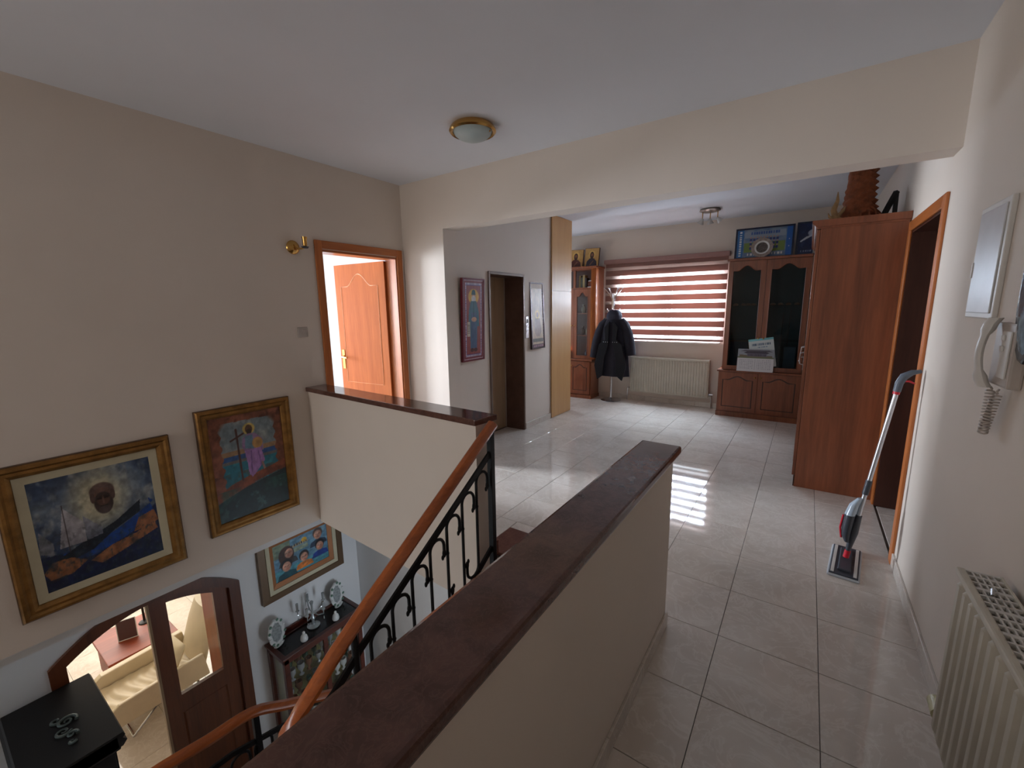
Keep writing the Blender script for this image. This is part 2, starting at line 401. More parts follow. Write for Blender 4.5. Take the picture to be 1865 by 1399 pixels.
struct(M().box(-3.70, 0.9, -3.6, -3.4, FZ, ZC).build('wall_rear', wall_m))
struct(M().box(-0.40, -0.2, -3.4, 3.2, FZ, -0.29).build('wall_stair', wall_m))
# stairwell half walls with stone copings
def half(name, pts, z0, z1, mat): return struct(M().prism(pts, 'Z', z0, z1).build(name, mat))
ya = lambda x: 1.985+(x-XL)*(1.888-1.985)/(-1.574+3.544)
half('wall_landing', [(XL, ya(XL)+0.022), (-1.585, ya(-1.585)+0.022), (-1.555, ya(-1.555)+0.160), (XL, ya(XL)+0.160)], -0.31, 0.912, wall_m)
half('wall_parapet', [(-0.597, -3.4), (-0.467, -3.4), (-0.467, 2.008), (-0.597, 2.008)], -0.6, 0.912, wall_m)
c1 = M().prism([(XL+0.001, ya(XL)), (-1.574, ya(-1.574)), (-1.545, ya(-1.55)+0.188), (XL+0.001, ya(XL)+0.188)], 'Z', 0.912, 0.95)
struct(c1.build('trim_1', brownstone_m, bevel=0.006))
c2 = M().prism([(-0.625, -3.4), (-0.437, -3.4), (-0.437, 2.034), (-0.625, 2.04)], 'Z', 0.912, 0.95)
struct(c2.build('trim_2', brownstone_m, bevel=0.010))
# skirtings, piece by piece
def skirt(name, runs, h=0.08, t=0.012, n=0.403, mat=None):
    e = struct(empty(name, (runs[0][0], runs[0][1], 0)))
    for (x0, y0, x1, y1) in runs:
        L = math.hypot(x1-x0, y1-y0); k = max(1, round(L/n)); dx, dy = (x1-x0)/L, (y1-y0)/L; nx, ny = -dy*t, dx*t
        for i in range(k):
            a, b = i*L/k+0.001, (i+1)*L/k-0.001
            q = [(x0+dx*a, y0+dy*a), (x0+dx*b, y0+dy*b), (x0+dx*b+nx, y0+dy*b+ny), (x0+dx*a+nx, y0+dy*a+ny)]
            M().prism(q, 'Z', 0, h).build('skirting_tile', mat or skirt_m, e, bevel=0.002, seg=1)
skirt('baseboard_right', [(XR, -0.7, XR, D0-0.06)])
skirt('baseboard_parapet', [(-0.467, 2.02, -0.467, -0.7)])
skirt('baseboard_back', [(-0.98, YB, -3.0, YB)])
bpy.data.objects['baseboard_back'].rotation_euler = (0, 0, 0)
skirt('baseboard_elevator', [(-3.0, 5.35, -3.0, 4.66), (-3.0, 3.90, -3.0, 3.38)])
skirt('baseboard_left', [(XL, 2.18, XL, 2.10)])
# ------------------------------------------------------------------ window and blind
win = struct(empty('window_1', ((WX0+WX1)/2, YB+0.1, WZ0)))
f = M(basis((WX0, YB+0.12, WZ0), (1, 0, 0), (0, 0, 1))); frame_loop(f, WX1-WX0, WZ1-WZ0, [(0, -0.03), (0, 0.03), (0.05, 0.03), (0.05, -0.03)])
f.build('window_frame', pvc_m, win, bevel=0.004)
xm = (WX0+WX1)/2
M().box(xm-0.045, xm+0.045, YB+0.085, YB+0.15, WZ0+0.05, WZ1-0.05).build('mullion', pvc_m, win, bevel=0.004)
for a, b in ((WX0+0.05, xm-0.045), (xm+0.045, WX1-0.05)):
    M().box(a, b, YB+0.115, YB+0.121, WZ0+0.05, WZ1-0.05).build('pane', glass_m, win)
M().box(WX0-0.02, WX1+0.02, YB-0.035, YB+0.08, WZ0-0.025, WZ0).build('window_sill', skirt_m, win, bevel=0.004)
bl = thing('roller_blind', (-1.98, YB-0.06, 0.99), 'rose and white striped day-night roller blind covering the window of the far room', 'blind')
BX0, BX1 = -2.93, -1.035
M().box(BX0-0.02, BX1+0.02, YB-0.115, YB-0.005, 2.305, 2.375).build('cassette', plain('dusky_rose_cassette', rgb(150, 112, 106), 0.5), bl, bevel=0.012)
z = 2.305; p = 0.1395
M().box(BX0, BX1, YB-0.062, YB-0.059, 2.245, 2.305).build('fabric_band', blind_op, bl)
z = 2.245
for i in range(9):
    hs = 0.05
    M().box(BX0, BX1, YB-0.0615, YB-0.0600, z-hs, z).build('sheer_band', blind_sh, bl)
    if i < 8: M().box(BX0, BX1, YB-0.062, YB-0.059, z-p, z-hs).build('fabric_band', blind_op, bl)
    z -= p
M().box(BX0, BX1, YB-0.07, YB-0.05, z+p-0.05-0.032, z+p-0.05).build('bottom_bar', plain('rose_bottom_bar', rgb(160, 112, 100), 0.5), bl, bevel=0.006)
# ------------------------------------------------------------------ bedroom behind door 1
w = M(); w.box(-7.4, -7.2, 0.0, 0.5, 0, ZC); w.box(-7.4, -7.2, 2.2, 5.2, 0, ZC); w.box(-7.4, -7.2, 0.5, 2.2, 2.35, ZC)
struct(w.build('wall_bedroom_far', white_m))
struct(M().box(-7.4, -3.7, 4.0, 4.2, 0, ZC).build('wall_bedroom_side', white_m))
struct(M().box(-7.4, -3.7, -0.2, 0.0, 0, ZC).build('wall_bedroom_near', white_m))
struct(M().box(-7.4, -3.7, 0.0, 4.2, -0.29, 0.0).build('floor', plain('bedroom_floor_tile', rgb(206, 196, 184), 0.25), org=(-5, 2, 0)))
# ------------------------------------------------------------------ door 1
satin_m = wood('satin_orange_oak', rgb(146, 74, 34), rgb(176, 98, 50), 'Z', 0.75)
satin_m.node_tree.nodes['Principled BSDF'].inputs['Specular IOR Level'].default_value = 0.12
d1 = struct(empty('door_1', (XL, 2.67, 0)))
def casing(par, x, y0, y1, z1, wd, t, side, mat, mat_top):
    """flat architrave on a wall of constant x"""
    xa, xb = (x, x+t*side) if side > 0 else (x+t*side, x)
    M().box(xa, xb, y0, y0+wd, 0, z1).build('casing', mat, par, bevel=0.006)
    M().box(xa, xb, y1-wd, y1, 0, z1).build('casing', mat, par, bevel=0.006)
    M().box(xa, xb, y0+wd, y1-wd, z1-wd, z1).build('casing', mat_top, par, bevel=0.006)
casing(d1, XL, 2.185, 3.148, 2.2, 0.068, 0.018, 1, oak_m, oak_y)
M().box(XL-0.16, XL, 2.243, 2.262, 0, 2.126).build('jamb', oak_m, d1)
M().box(XL-0.16, XL, 3.07, 3.09, 0, 2.126).build('jamb', oak_m, d1)
M().box(XL-0.16, XL, 2.262, 3.07, 2.107, 2.126).build('jamb', oak_y, d1)
def cathedral(x0, x1, z0, z1, rise, n=14):
    """outline of a cathedral panel: flat shoulders and an arched centre"""
    w_ = x1-x0; sh = w_*0.18; pts = [(x0, z0), (x1, z0), (x1, z1-rise)]
    for i in range(n+1):
        t = i/n; x = x1-sh-(w_-2*sh)*t
        pts.append((x, z1-rise+rise*(0.5-0.5*math.cos(2*PI*t))**0.8))
    pts.append((x0, z1-rise)); return pts
def groove(m, pts, axis, lev, wd, dep):
    P = [Vector((a, b)) for a, b in pts]; k = len(P); rings = []
    for i, p in enumerate(P):
        t = (P[(i+1) % k]-P[i-1]).normalized(); n_ = Vector((-t.y, t.x))
        for_ = []
        for a, d in ((-wd/2, 0), (0, dep), (wd/2, 0), (0, -dep*0.3)):
            q = p+n_*a
            for_.append({'Y': (q.x, lev-d, q.y), 'X': (lev-d, q.x, q.y)}[axis])
        rings.append(for_)
    return m.loft(rings, closed=True)
th = math.radians(4.2)
leafM = Matrix.Translation((-3.70, 3.062, 0)) @ Matrix.Rotation(PI+th, 4, 'Z')      # local x runs away from the hinge
lf = M(leafM); lf.box(0, 0.79, -0.02, 0.02, 0.008, 2.10); leaf = lf.build('door_leaf', satin_m, d1, bevel=0.003)
g_ = M(leafM); groove(g_, cathedral(0.11, 0.695, 0.78, 1.99, 0.13), 'Y', 0.02, 0.012, -0.004); groove(g_, [(0.11, 0.13), (0.695, 0.13), (0.695, 0.66), (0.11, 0.66)], 'Y', 0.02, 0.012, -0.004)
g_.build('panel_moulding', wood('light_oak_moulding', rgb(186, 120, 80), rgb(214, 152, 110), 'Z', 0.3), leaf)
hd = M(leafM); hd.box(0.715, 0.755, 0.019, 0.026, 0.93, 1.15); hd.tube([(0.735, 0.026, 1.07), (0.735, 0.06, 1.07), (0.72, 0.07, 1.07), (0.63, 0.068, 1.065)], 0.009, 8)
hd.cyl((0.735, 0.02, 1.07), (0.735, 0.035, 1.07), 0.016, 12)
hd.build('door_handle', brass_m, leaf, smooth=True)
# ------------------------------------------------------------------ elevator door
d3 = struct(empty('door_2', (-3.1, 4.27, 0)))
fr = M(); fr.box(-3.0, -2.985, 3.905, 3.935, 0, 2.01); fr.box(-3.0, -2.985, 4.615, 4.645, 0, 2.01); fr.box(-3.0, -2.985, 3.935, 4.615, 1.98, 2.01)
fr.build('door_frame', plain('worn_brown_metal_trim', rgb(112, 92, 80), 0.4, 0.3), d3, bevel=0.003)
lin = M(); lin.box(-3.27, -3.001, 4.612, 4.624, 0, 1.98); lin.box(-3.27, -3.001, 3.926, 3.938, 0, 1.98); lin.box(-3.27, -3.001, 3.938, 4.612, 1.982, 1.994)
lin.build('jamb_lining', plain('dark_brown_stone_lining', rgb(98, 72, 60), 0.35, var=0.2), d3)
M().box(-3.299, -3.275, 3.94, 4.36, 0.005, 1.98).build('sliding_panel', beigewood_m, d3, bevel=0.002)
M().box(-3.299, -3.285, 4.362, 4.612, 0.005, 1.98).build('sliding_panel', beigewood_m, d3, bevel=0.002)
cb = thing('lift_call_button', (-2.995, 4.70, 1.21), 'narrow brushed metal lift call plate beside the elevator door', 'button plate')
M().box(-3.0, -2.988, 4.672, 4.742, 1.21, 1.49).build('plate', alu_m, cb, bevel=0.004)
for zz in (1.30, 1.36): M().cyl((-2.989, 4.707, zz), (-2.982, 4.707, zz), 0.016, 12).build('button', chrome_m, cb, smooth=True)
M().box(-2.989, -2.985, 4.69, 4.725, 1.405, 1.455).build('display', plain('dark_display', rgb(30, 26, 30), 0.2), cb)
# ------------------------------------------------------------------ tall maple panel
pn = thing('tall_cupboard', (-3.2, 5.66, 0), 'tall pale maple cupboard with a flush front, floor to ceiling, right of the lift', 'cupboard')
M().box(-3.49, -2.995, 5.405, 5.925, 0.0, ZC-0.002).build('carcass', maple_m, pn)
M().box(-2.995, -2.977, 5.338, 5.932, 0.004, 1.826).build('door', maple_m, pn, bevel=0.001)
M().box(-2.995, -2.977, 5.338, 5.932, 1.829, ZC-0.003).build('door', maple_m, pn, bevel=0.001)
# ------------------------------------------------------------------ door in the right wall (dark inside)
d4 = struct(empty('door_3', (XR, 3.73, 0)))
casing(d4, XR, D0-0.065, D1+0.065, 2.175, 0.072, 0.016, -1, oak_m, oak_y)
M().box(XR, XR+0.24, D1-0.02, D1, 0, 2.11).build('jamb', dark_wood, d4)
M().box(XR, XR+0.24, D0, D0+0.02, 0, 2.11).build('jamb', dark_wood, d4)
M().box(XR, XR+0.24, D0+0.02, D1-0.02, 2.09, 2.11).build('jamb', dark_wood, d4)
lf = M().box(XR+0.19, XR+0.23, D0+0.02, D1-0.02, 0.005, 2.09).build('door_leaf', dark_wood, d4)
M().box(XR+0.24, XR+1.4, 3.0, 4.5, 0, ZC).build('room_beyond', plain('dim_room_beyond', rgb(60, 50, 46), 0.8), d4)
# ------------------------------------------------------------------ lower storey
XW = -4.5
A_out = [(0.96+0.66*math.cos(math.radians(a))*1.0, 0) for a in (0,)]
def arch(y0, y1, zs, rise, n=20):
    """segmental arch points from right to left (y decreasing)"""
    return [(y1-(y1-y0)*i/n, zs+rise*(1-(2*i/n-1)**2)) for i in range(n+1)]
ao = arch(0.30, 1.625, -1.045, 0.275); zs_i = -1.075
w = M()
w.box(XW-0.14, XW, -3.4, 0.30, FZ, -0.29); w.box(XW-0.14, XW, 1.625, 4.0, FZ, -0.29)
for (a, b) in zip(ao[:-1], ao[1:]):
    w.prism([(a[0], min(a[1], -0.3)), (a[0], -0.29), (b[0], -0.29), (b[0], b[1])], 'X', XW-0.14, XW)
struct(w.build('wall_hall', white_m))
struct(M().box(XW, -0.4, 2.98, 3.14, FZ, -0.29).build('wall_hall_back', white_m))
struct(M().box(XW-0.14, XW+0.0, -3.6, -3.4, FZ, -0.29).build('wall_hall_near', white_m))
w = M(); w.box(-10.2, -10.0, -1.0, 3.3, FZ, -0.42); w.box(-10.0, XW-0.14, 2.6, 2.8, FZ, -0.42); w.box(-10.0, XW-0.14, -1.2, -1.0, FZ, -0.42)
struct(w.build('wall_living', plain('warm_cream_wall', rgb(232, 220, 194), 0.75, var=0.02)))
d2 = struct(empty('door_4', (XW, 0.96, FZ)))
o_ = [(1.625, FZ)]+ao+[(0.30, FZ)]
ai = arch(0.395, 1.53, -1.07, 0.20); i_ = [(1.53, FZ)]+ai+[(0.395, FZ)]
fr = M()
for k in range(len(o_)-1):
    a, b, c, d = o_[k], o_[k+1], i_[k+1], i_[k]
    fr.prism([a, b, c, d], 'X', XW-0.10, XW+0.03)
archw = wood('dark_red_arch_door_wood', rgb(70, 36, 20), rgb(108, 58, 32), 'Z', 0.35, coat=0.2)
fr.build('door_frame', archw, d2)
# closed right leaf, arched top, glazed
def arch_z(y): return -1.07+0.20*(1-((y-0.9625)/0.5675)**2)
ys = [1.53-(1.53-0.925)*i/12 for i in range(13)]
lo_out = [(0.925, FZ+0.01), (1.53, FZ+0.01)]+[(y, arch_z(y)-0.004) for y in ys]
gy0, gy1, gz0 = 1.05, 1.405, -1.915
gin_top = [(gy1-(gy1-gy0)*i/12, arch_z(gy1-(gy1-gy0)*i/12)-0.075) for i in range(13)]
lo_in = [(gy0, gz0), (gy1, gz0)]+gin_top
leaf = M().ringplate(lo_out, lo_in, 'X', XW-0.06, XW-0.02).build('door_leaf', archw, d2)
M().prism([(gy0-0.005, gz0-0.005), (gy1+0.005, gz0-0.005)]+[(a, b+0.005) for a, b in gin_top], 'X', XW-0.043, XW-0.037).build('glass_pane', glass_m, leaf)
b_ = M(); groove(b_, [(1.05, FZ+0.15), (1.405, FZ+0.15), (1.405, -2.1), (1.05, -2.1)], 'X', XW-0.02, 0.02, -0.006); b_.build('panel_moulding', archw, leaf)
M().box(XW-0.062, XW-0.015, 0.912, 0.930, FZ+0.01, -0.89).build('edge_strip', plain('pale_leaf_edge', rgb(150, 120, 88), 0.4), leaf)
# the other leaf stands folded open beside the right jamb, inside the living room
M().box(-5.30, XW-0.16, 1.535, 1.572, FZ+0.01, -1.0).build('open_leaf', wood('bright_red_oak_leaf', rgb(130, 56, 24), rgb(170, 84, 38), 'Z', 0.3), d2, bevel=0.003)
# ------------------------------------------------------------------ staircase
st = struct(empty('staircase', (-1.1, 1.2, -1.5)))
def tread(poly, z):
    M().prism(poly, 'Z', z-0.03, z).build('tread', redstone_m, st, bevel=0.005)
def riser(poly, z):
    M().prism(poly, 'Z', z-0.172, z-0.03).build('riser', redstone_m, st)
tread([(-1.687, 2.085), (-1.687, 2.398), (-0.60, 2.398), (-0.60, 2.02), (-1.52, 2.02), (-1.52, 2.085)], 0.003)
rs, gg = 0.171, 0.262
riser([(-1.50, 2.05), (-0.60, 2.05), (-0.60, 2.075), (-1.50, 2.075)], 0.0)
z = 0
for k in range(1, 6):
    z = -rs*k; yb = 2.05-gg*(k-1)
    tread([(-1.51, yb-gg-0.025), (-0.60, yb-gg-0.025), (-0.60, yb), (-1.51, yb)], z)
    riser([(-1.50, yb-gg), (-0.60, yb-gg), (-0.60, yb-gg+0.02), (-1.50, yb-gg+0.02)], z)
px_, py_ = -1.62, 2.05-gg*5
nW = 5
for k in range(nW):
    z -= rs; a0, a1 = -PI*k/nW, -PI*(k+1)/nW
    R = 1.02; P = [(px_+0.06*math.cos(a0), py_+0.06*math.sin(a0))]
    for q in range(5):
        a = a0+(a1-a0)*q/4; P.append((px_+R*math.cos(a), py_+R*math.sin(a)))
    P.append((px_+0.06*math.cos(a1), py_+0.06*math.sin(a1)))
    M().prism(P, 'Z', z-0.03, z).build('tread', redstone_m, st, bevel=0.004)
    c, s_ = math.cos(a1), math.sin(a1)
    M().prism([(px_+0.06*c, py_+0.06*s_), (px_+R*c, py_+R*s_), (px_+R*c+s_*0.02, py_+R*s_-c*0.02), (px_+0.06*c+s_*0.02, py_+0.06*s_-c*0.02)], 'Z', z-rs, z-0.03).build('riser', redstone_m, st)
for k in range(7):
    z -= rs; yb = py_+gg*k
    tread([(-2.60, yb), (-1.70, yb), (-1.70, yb+gg+0.025), (-2.60, yb+gg+0.025)], z)
    riser([(-2.60, yb+gg-0.02), (-1.70, yb+gg-0.02), (-1.70, yb+gg), (-2.60, yb+gg)], z)
zb = lambda y: -(2.05-y)*rs/gg                      # nosing line of the upper flight
M().prism([(2.05, -0.01), (2.05, -0.30), (0.74, zb(0.74)-0.30), (0.74, zb(0.74)-0.02)], 'X', -1.545, -1.512).build('stringer', redstone_m, st)
M().prism([(2.05, -0.22), (2.05, -0.34), (0.74, zb(0.74)-0.34), (0.74, zb(0.74)-0.22)], 'X', -1.51, -0.61).build('soffit', wall_m, st)
M().box(-1.70, -1.555, 2.05, 2.075, 0.0, 0.10).build('skirting', redstone_m, st)
# ------------------------------------------------------------------ railing
RX = -1.515
rl = thing('stair_railing', (RX, 1.95, 0), 'black wrought iron stair railing of hooked bars under an orange oak handrail', 'railing')
zr = lambda y: 0.885+0.64*(y-1.94)
path = [(RX, 1.985, zr(1.985)), (RX, 1.9, zr(1.9))]+[(RX, y, zr(y)) for y in (1.7, 1.5, 1.3, 1.1)]+[(RX, .95, zr(.95)-.005), (RX-.003, 0.84, 0.165), (RX-.02, 0.76, 0.075), (RX-.06, 0.70, -0.03), (RX-.13, 0.69, -.14), (RX-.19, .75, -.25), (RX-.21, .84, -.36)]
def rail_prof(m, path, w=0.066, h=0.052):
    C_ = [Vector(p) for p in path]; P = []; rings = []
    for i in range(len(C_)-1):
        a, b, c, d = C_[max(i-1, 0)], C_[i], C_[i+1], C_[min(i+2, len(C_)-1)]
        for k in range(4):
            t = k/4; P.append(0.5*((2*b)+(c-a)*t+(2*a-5*b+4*c-d)*t*t+(3*b-a-3*c+d)*t**3))
    P.append(C_[-1])
    for i, p in enumerate(P):
        t = (P[min(i+2, len(P)-1)]-P[max(i-2, 0)]).normalized(); sd = t.cross(Vector((0, 0, 1))).normalized(); up = sd.cross(t)
        prof = [(-.5, -.1), (-.36, -.5), (.36, -.5), (.5, -.1), (.42, .28), (.2, .5), (-.2, .5), (-.42, .28)]
        rings.append([p+sd*a*w+up*b*h for a, b in prof])
    return m.loft(rings)
rail_prof(M(), path).build('handrail', rail_m, rl, smooth=True)
def flat_bar(m, path, w=0.014, h=0.034):
    return m.tube(path, 0, sq=(w, h))
ub = lambda y: zr(y)-0.155; lb = lambda y: 0.115+0.64*(y-1.94)
flat_bar(M(), [(RX, 1.95, ub(1.95)), (RX, 0.98, ub(.98)), (RX, .84, ub(.84)-.02), (RX-.05, .75, ub(.75)-.07), (RX-.14, .74, ub(.7)-.2)]).build('upper_bar', iron_m, rl)
flat_bar(M(), [(RX, 1.95, lb(1.95)), (RX, 0.98, lb(.98)), (RX, .80, lb(.8)-.03), (RX-.08, .74, lb(.7)-.13)]).build('lower_bar', iron_m, rl)
M().box(RX-.017, RX+.017, 1.945, 1.979, 0.0, zr(1.95)-.02).build('post', iron_m, rl, bevel=0.002)
def s_bar(par, yk, ubf, lbf, dn=1, x=None, name='hooked_bar'):
    x = RX if x is None else x; r = 0.052; zt = ubf(yk+r*dn)-r-0.035; zl = lbf(yk-r*dn)+r+0.022
    p = []
    for a in range(0, 181, 20): p.append((x, yk+dn*(r+r*math.cos(math.radians(a))), zt+r*math.sin(math.radians(a))))
    p = [(x, yk+2*r*dn, zt-0.05)]+p
    q = [(x, yk-dn*(r-r*math.cos(math.radians(a))), zl-r*math.sin(math.radians(a))) for a in range(0, 181, 20)]+[(x, yk-2*r*dn, zl+0.05)]
    m = M(); m.tube(p+q, 0.0088, 7)
    for cy, cz, sg in ((yk+2*r*dn, zt-0.05, -1), (yk-2*r*dn, zl+0.05, 1)):
        m.sph((x, cy, cz), (0.009, 0.014, 0.026), 8, 6); m.sph((x, cy+0.012*dn*sg, cz+0.02*sg), (0.007, 0.010, 0.016), 8, 5)
    m.sph((x, yk, (zt*0.72+zl*0.28)), (0.011, 0.011, 0.014), 8, 5)
    return m.build(name, iron_m, par, smooth=True)
for k in range(7): s_bar(rl, 1.815-0.13*k, ub, lb)
m = M(); m.tube([(RX, 0.955, zr(.955)-.02), (RX, 0.955, lb(.955)-.16)], 0.016, 10)
m.lathe([(0.016, -0.16), (0.03, -0.13), (0.052, -0.06), (0.055, 0.0), (0.036, 0.07), (0.018, 0.12)], (RX, 0.955, lb(.955)+0.02), 12)
m.build('post', iron_m, rl, smooth=True)
# lower flight rail
r2 = thing('stair_railing', (-2.65, 1.2, -1.9), 'lower run of orange oak stair handrail on black iron bars, beyond the brown coping', 'railing')
zq = lambda y: -1.02-0.60*(y-1.2)
path = [(-2.56, 0.18, -0.70), (-2.62, 0.33, -0.765), (-2.65, 0.49, -0.80), (-2.652, 0.70, -0.835)]+[(-2.65, y, zq(y)) for y in (0.93, 1.12, 1.3, 1.5, 1.7, 1.9, 2.1, 2.25)]
rail_prof(M(), path).build('handrail', rail_m, r2, smooth=True)
ub2 = lambda y: min(zq(y), -0.84-0.05*y)-0.16; lb2 = lambda y: min(zq(y), -0.84-0.05*y)-0.76
flat_bar(M(), [(-2.65, y, ub2(y)) for y in (0.2, 0.5, 0.8, 1.1, 1.5, 2.2)]).build('upper_bar', iron_m, r2)
flat_bar(M(), [(-2.65, y, lb2(y)) for y in (0.2, 0.5, 0.8, 1.1, 1.5, 2.2)]).build('lower_bar', iron_m, r2)
for k in range(14): s_bar(r2, 0.35+0.135*k, ub2, lb2, -1, -2.65)
M().box(-2.667, -2.633, 2.19, 2.224, FZ+0.01, zq(2.2)-0.02).build('post', iron_m, r2, bevel=0.002)
M().box(-2.667, -2.633, 0.93, 0.964, -1.88, zq(.95)-0.02).build('post', iron_m, r2, bevel=0.002)
# ================================================================== THINGS, upper floor
GOLD_PROF = [(0, 0), (0, 0.030), (0.008, 0.040), (0.022, 0.042), (0.034, 0.030), (0.050, 0.034), (0.066, 0.024), (0.072, 0.012), (0.072, 0)]
def scene_art_one(nu=190, nv=150):
    a = Art(nu, nv, (44, 62, 92))
    n1, n2 = a.fbm(4, 2, 1.3), a.fbm(9, 5, 1.3)
    a.put((n1-0.42)*4+0.25*(a.v > .5), (118, 134, 150), 0.75); a.put((n2-0.55)*5, (168, 170, 165), 0.6)
    a.ell(.5, .68, .42, .30, (150, 156, 158), 0.55, 0.9); a.ell(.52, .72, .22, .26, (196, 186, 150), 0.75, 0.8)
    a.poly([(0, .0), (1, 0), (1, .52), (.86, .40), (.5, .30), (.2, .30), (0, .33)], (22, 34, 70))
    a.poly([(.16, .30), (.30, .32), (.50, .33), (.72, .42), (.98, .55), (.93, .60), (.98, .40), (.7, .28), (.4, .2), (.18, .22)], (24, 66, 140))
    a.poly([(.10, .26), (.34, .36), (.62, .46), (.86, .60), (.84, .48), (.60, .38), (.40, .26), (.14, .20)], (26, 36, 48))
    a.poly([(.15, .36), (.22, .72), (.36, .54), (.36, .36)], (168, 164, 170), .9); a.poly([(.37, .36), (.36, .60), (.50, .44), (.50, .38)], (126, 130, 146), .8)
    a.poly([(.0, .36), (.02, .56), (.11, .42), (.10, .32)], (128, 130, 136), .85); a.line(.22, .30, .22, .74, .004, (60, 50, 50))
    a.poly([(.0, .18), (.08, .26), (.22, .25), (.34, .18), (.2, .10), (.05, .08)], (140, 92, 62)); a.poly([(.36, .16), (.55, .24), (.78, .28), (.96, .34), (.98, .26), (.7, .17), (.45, .10)], (148, 98, 66))
    a.poly([(.76, .30), (.82, .42), (.97, .46), (1, .34), (.86, .30)], (150, 98, 66))
    a.put(((n2-.5)*6)*(a.v < .3), (28, 44, 62), .6)
    a.rect(0, 0, 1, .10, (18, 34, 66), .7)
    a.ell(.55, .735, .092, .10, (82, 66, 60)); a.ell(.55, .775, .105, .085, (100, 80, 74)); a.ell(.55, .76, .07, .05, (112, 84, 74)); a.ell(.55, .665, .080, .105, (64, 52, 50)); a.ell(.55, .69, .055, .05, (92, 66, 56))
    a.ell(.465, .73, .02, .05, (84, 66, 60)); a.ell(.635, .73, .02, .05, (84, 66, 60))
    a.line(.505, .715, .535, .712, .009, (34, 26, 26)); a.line(.565, .712, .595, .715, .009, (34, 26, 26)); a.line(.50, .735, .54, .73, .006, (52, 40, 38)); a.line(.56, .73, .60, .735, .006, (52, 40, 38))
    a.line(.55, .71, .55, .665, .008, (116, 86, 74)); a.line(.525, .635, .575, .635, .007, (34, 26, 28)); a.ell(.55, .60, .05, .04, (84, 74, 72), .6)
    a.put((a.fbm(26, 31, 1.3)-.56)*7*(a.v < .5), (70, 72, 76), .45); a.put((a.fbm(30, 12, 1.3)-.6)*7*(a.v < .34), (30, 50, 60), .6); a.mottled(.3, 22); return a
def scene_art_two(nu=120, nv=170):
    a = Art(nu, nv, (120, 70, 50)); n1 = a.fbm(8, 9, .7); n2 = a.fbm(16, 4, .7)
    a.put((n1-.45)*5, (150, 92, 70), .8); a.put((n2-.6)*6, (84, 44, 34), .8)
    e = 0.015*np.sin(a.v*60)+0.02*(n2-.5)
    inn = ((a.u+e > .13) & (a.u-e < .88) & (a.v+e < .93) & (a.v > .30)).astype(float); corner = 1-np.clip((np.hypot((a.u-.5)/.42, (a.v-.60)/.36)-1.12)*8, 0, 1)
    sky = inn*corner
    a.put(sky, (118, 132, 140)); a.put(sky*np.clip((n1-.5)*5, 0, 1), (158, 162, 160), .6)
    a.put(sky*(a.v < .66), (150, 120, 92)); a.put(sky*(a.v < .615), (46, 84, 138)); a.put(sky*(a.v < .565)*(a.u > .0), (140, 112, 80), .6)
    a.put(sky*(a.v < .54), (36, 112, 132)); a.put(sky*(a.v < .54)*np.clip((n2-.55)*6, 0, 1), (70, 160, 168), .6)
    a.poly([(0, .27), (.2, .34), (.45, .385), (.75, .42), (1, .46), (1, .37), (.7, .33), (.4, .29), (.15, .24), (0, .20)], (134, 72, 46))
    a.put(((n2-.52)*6)*((a.v > .24) & (a.v < .45)), (84, 38, 28), .5)
    a.poly([(0, 0), (1, 0), (1, .36), (.7, .32), (.4, .28), (.12, .22), (0, .19)], (18, 44, 50)); a.put(((n1-.5)*5)*(a.v < .3)*(a.v > .1), (38, 84, 74), .7); a.put(((n2-.6)*6)*(a.v < .26), (90, 130, 120), .5)
    a.line(.36, .36, .345, .86, .014, (74, 44, 40), asp=1.4); a.line(.26, .76, .44, .81, .012, (74, 44, 40), asp=1.4)
    a.ell(.52, .845, .085, .055, (206, 176, 92), .9); a.ell(.52, .84, .05, .045, (92, 66, 50)); a.ell(.52, .815, .035, .03, (60, 46, 40))
    a.poly([(.42, .76), (.50, .80), (.60, .79), (.70, .72), (.70, .60), (.44, .62), (.40, .68)], (138, 112, 150)); a.poly([(.46, .78), (.56, .78), (.56, .64), (.44, .66)], (96, 128, 150))
    a.ell(.62, .69, .075, .055, (176, 136, 84)); a.poly([(.43, .64), (.66, .64), (.70, .50), (.62, .44), (.50, .36), (.46, .40), (.45, .52)], (158, 118, 178))
    a.line(.52, .62, .50, .42, .008, (120, 84, 146)); a.line(.62, .60, .64, .46, .008, (124, 88, 150)); a.line(.66, .48, .68, .42, .014, (150, 120, 110))
    a.mottled(.2, 26); return a
def wall_painting(name, xf, w, h, prof, artf, label, cat, mat_in=None, group=None, edge=None, art_in=0.0):
    o = xf @ Vector((w/2, 0, 0)); t = thing(name, o, label, cat, group)
    frame_loop(M(xf), w, h, prof).build('frame', gold_m, t, smooth=True)
    d = prof[-1][0]
    if edge: frame_loop(M(xf), w, h, [(-0.004, 0), (-0.004, 0.026), (0.002, 0.032), (0.002, 0)]).build('frame_edge', edge, t)
    iw, ih = w-2*d, h-2*d; X2 = xf @ Matrix.Translation((d, d, 0))
    if mat_in:
        frame_loop(M(X2), iw, ih, [(0, 0.002), (0, 0.014), (mat_in, 0.011), (mat_in, 0.002)]).build('mat_border', mat_cream, t)
    X3 = X2 @ Matrix.Translation((mat_in or 0, mat_in or 0, 0))
    a = artf(); a.build(X3, iw-2*(mat_in or 0), ih-2*(mat_in or 0), 'canvas', t, 0.009)
    return t
wall_painting('painting', left_wall(XL, 0.192, -0.128), 0.785, 0.910, GOLD_PROF, lambda: scene_art_one(150, 190) if False else scene_art_one(), 'large gold framed seascape painting with a bearded head over sailing boats', 'painting', 0.045, edge=darkgold_m)
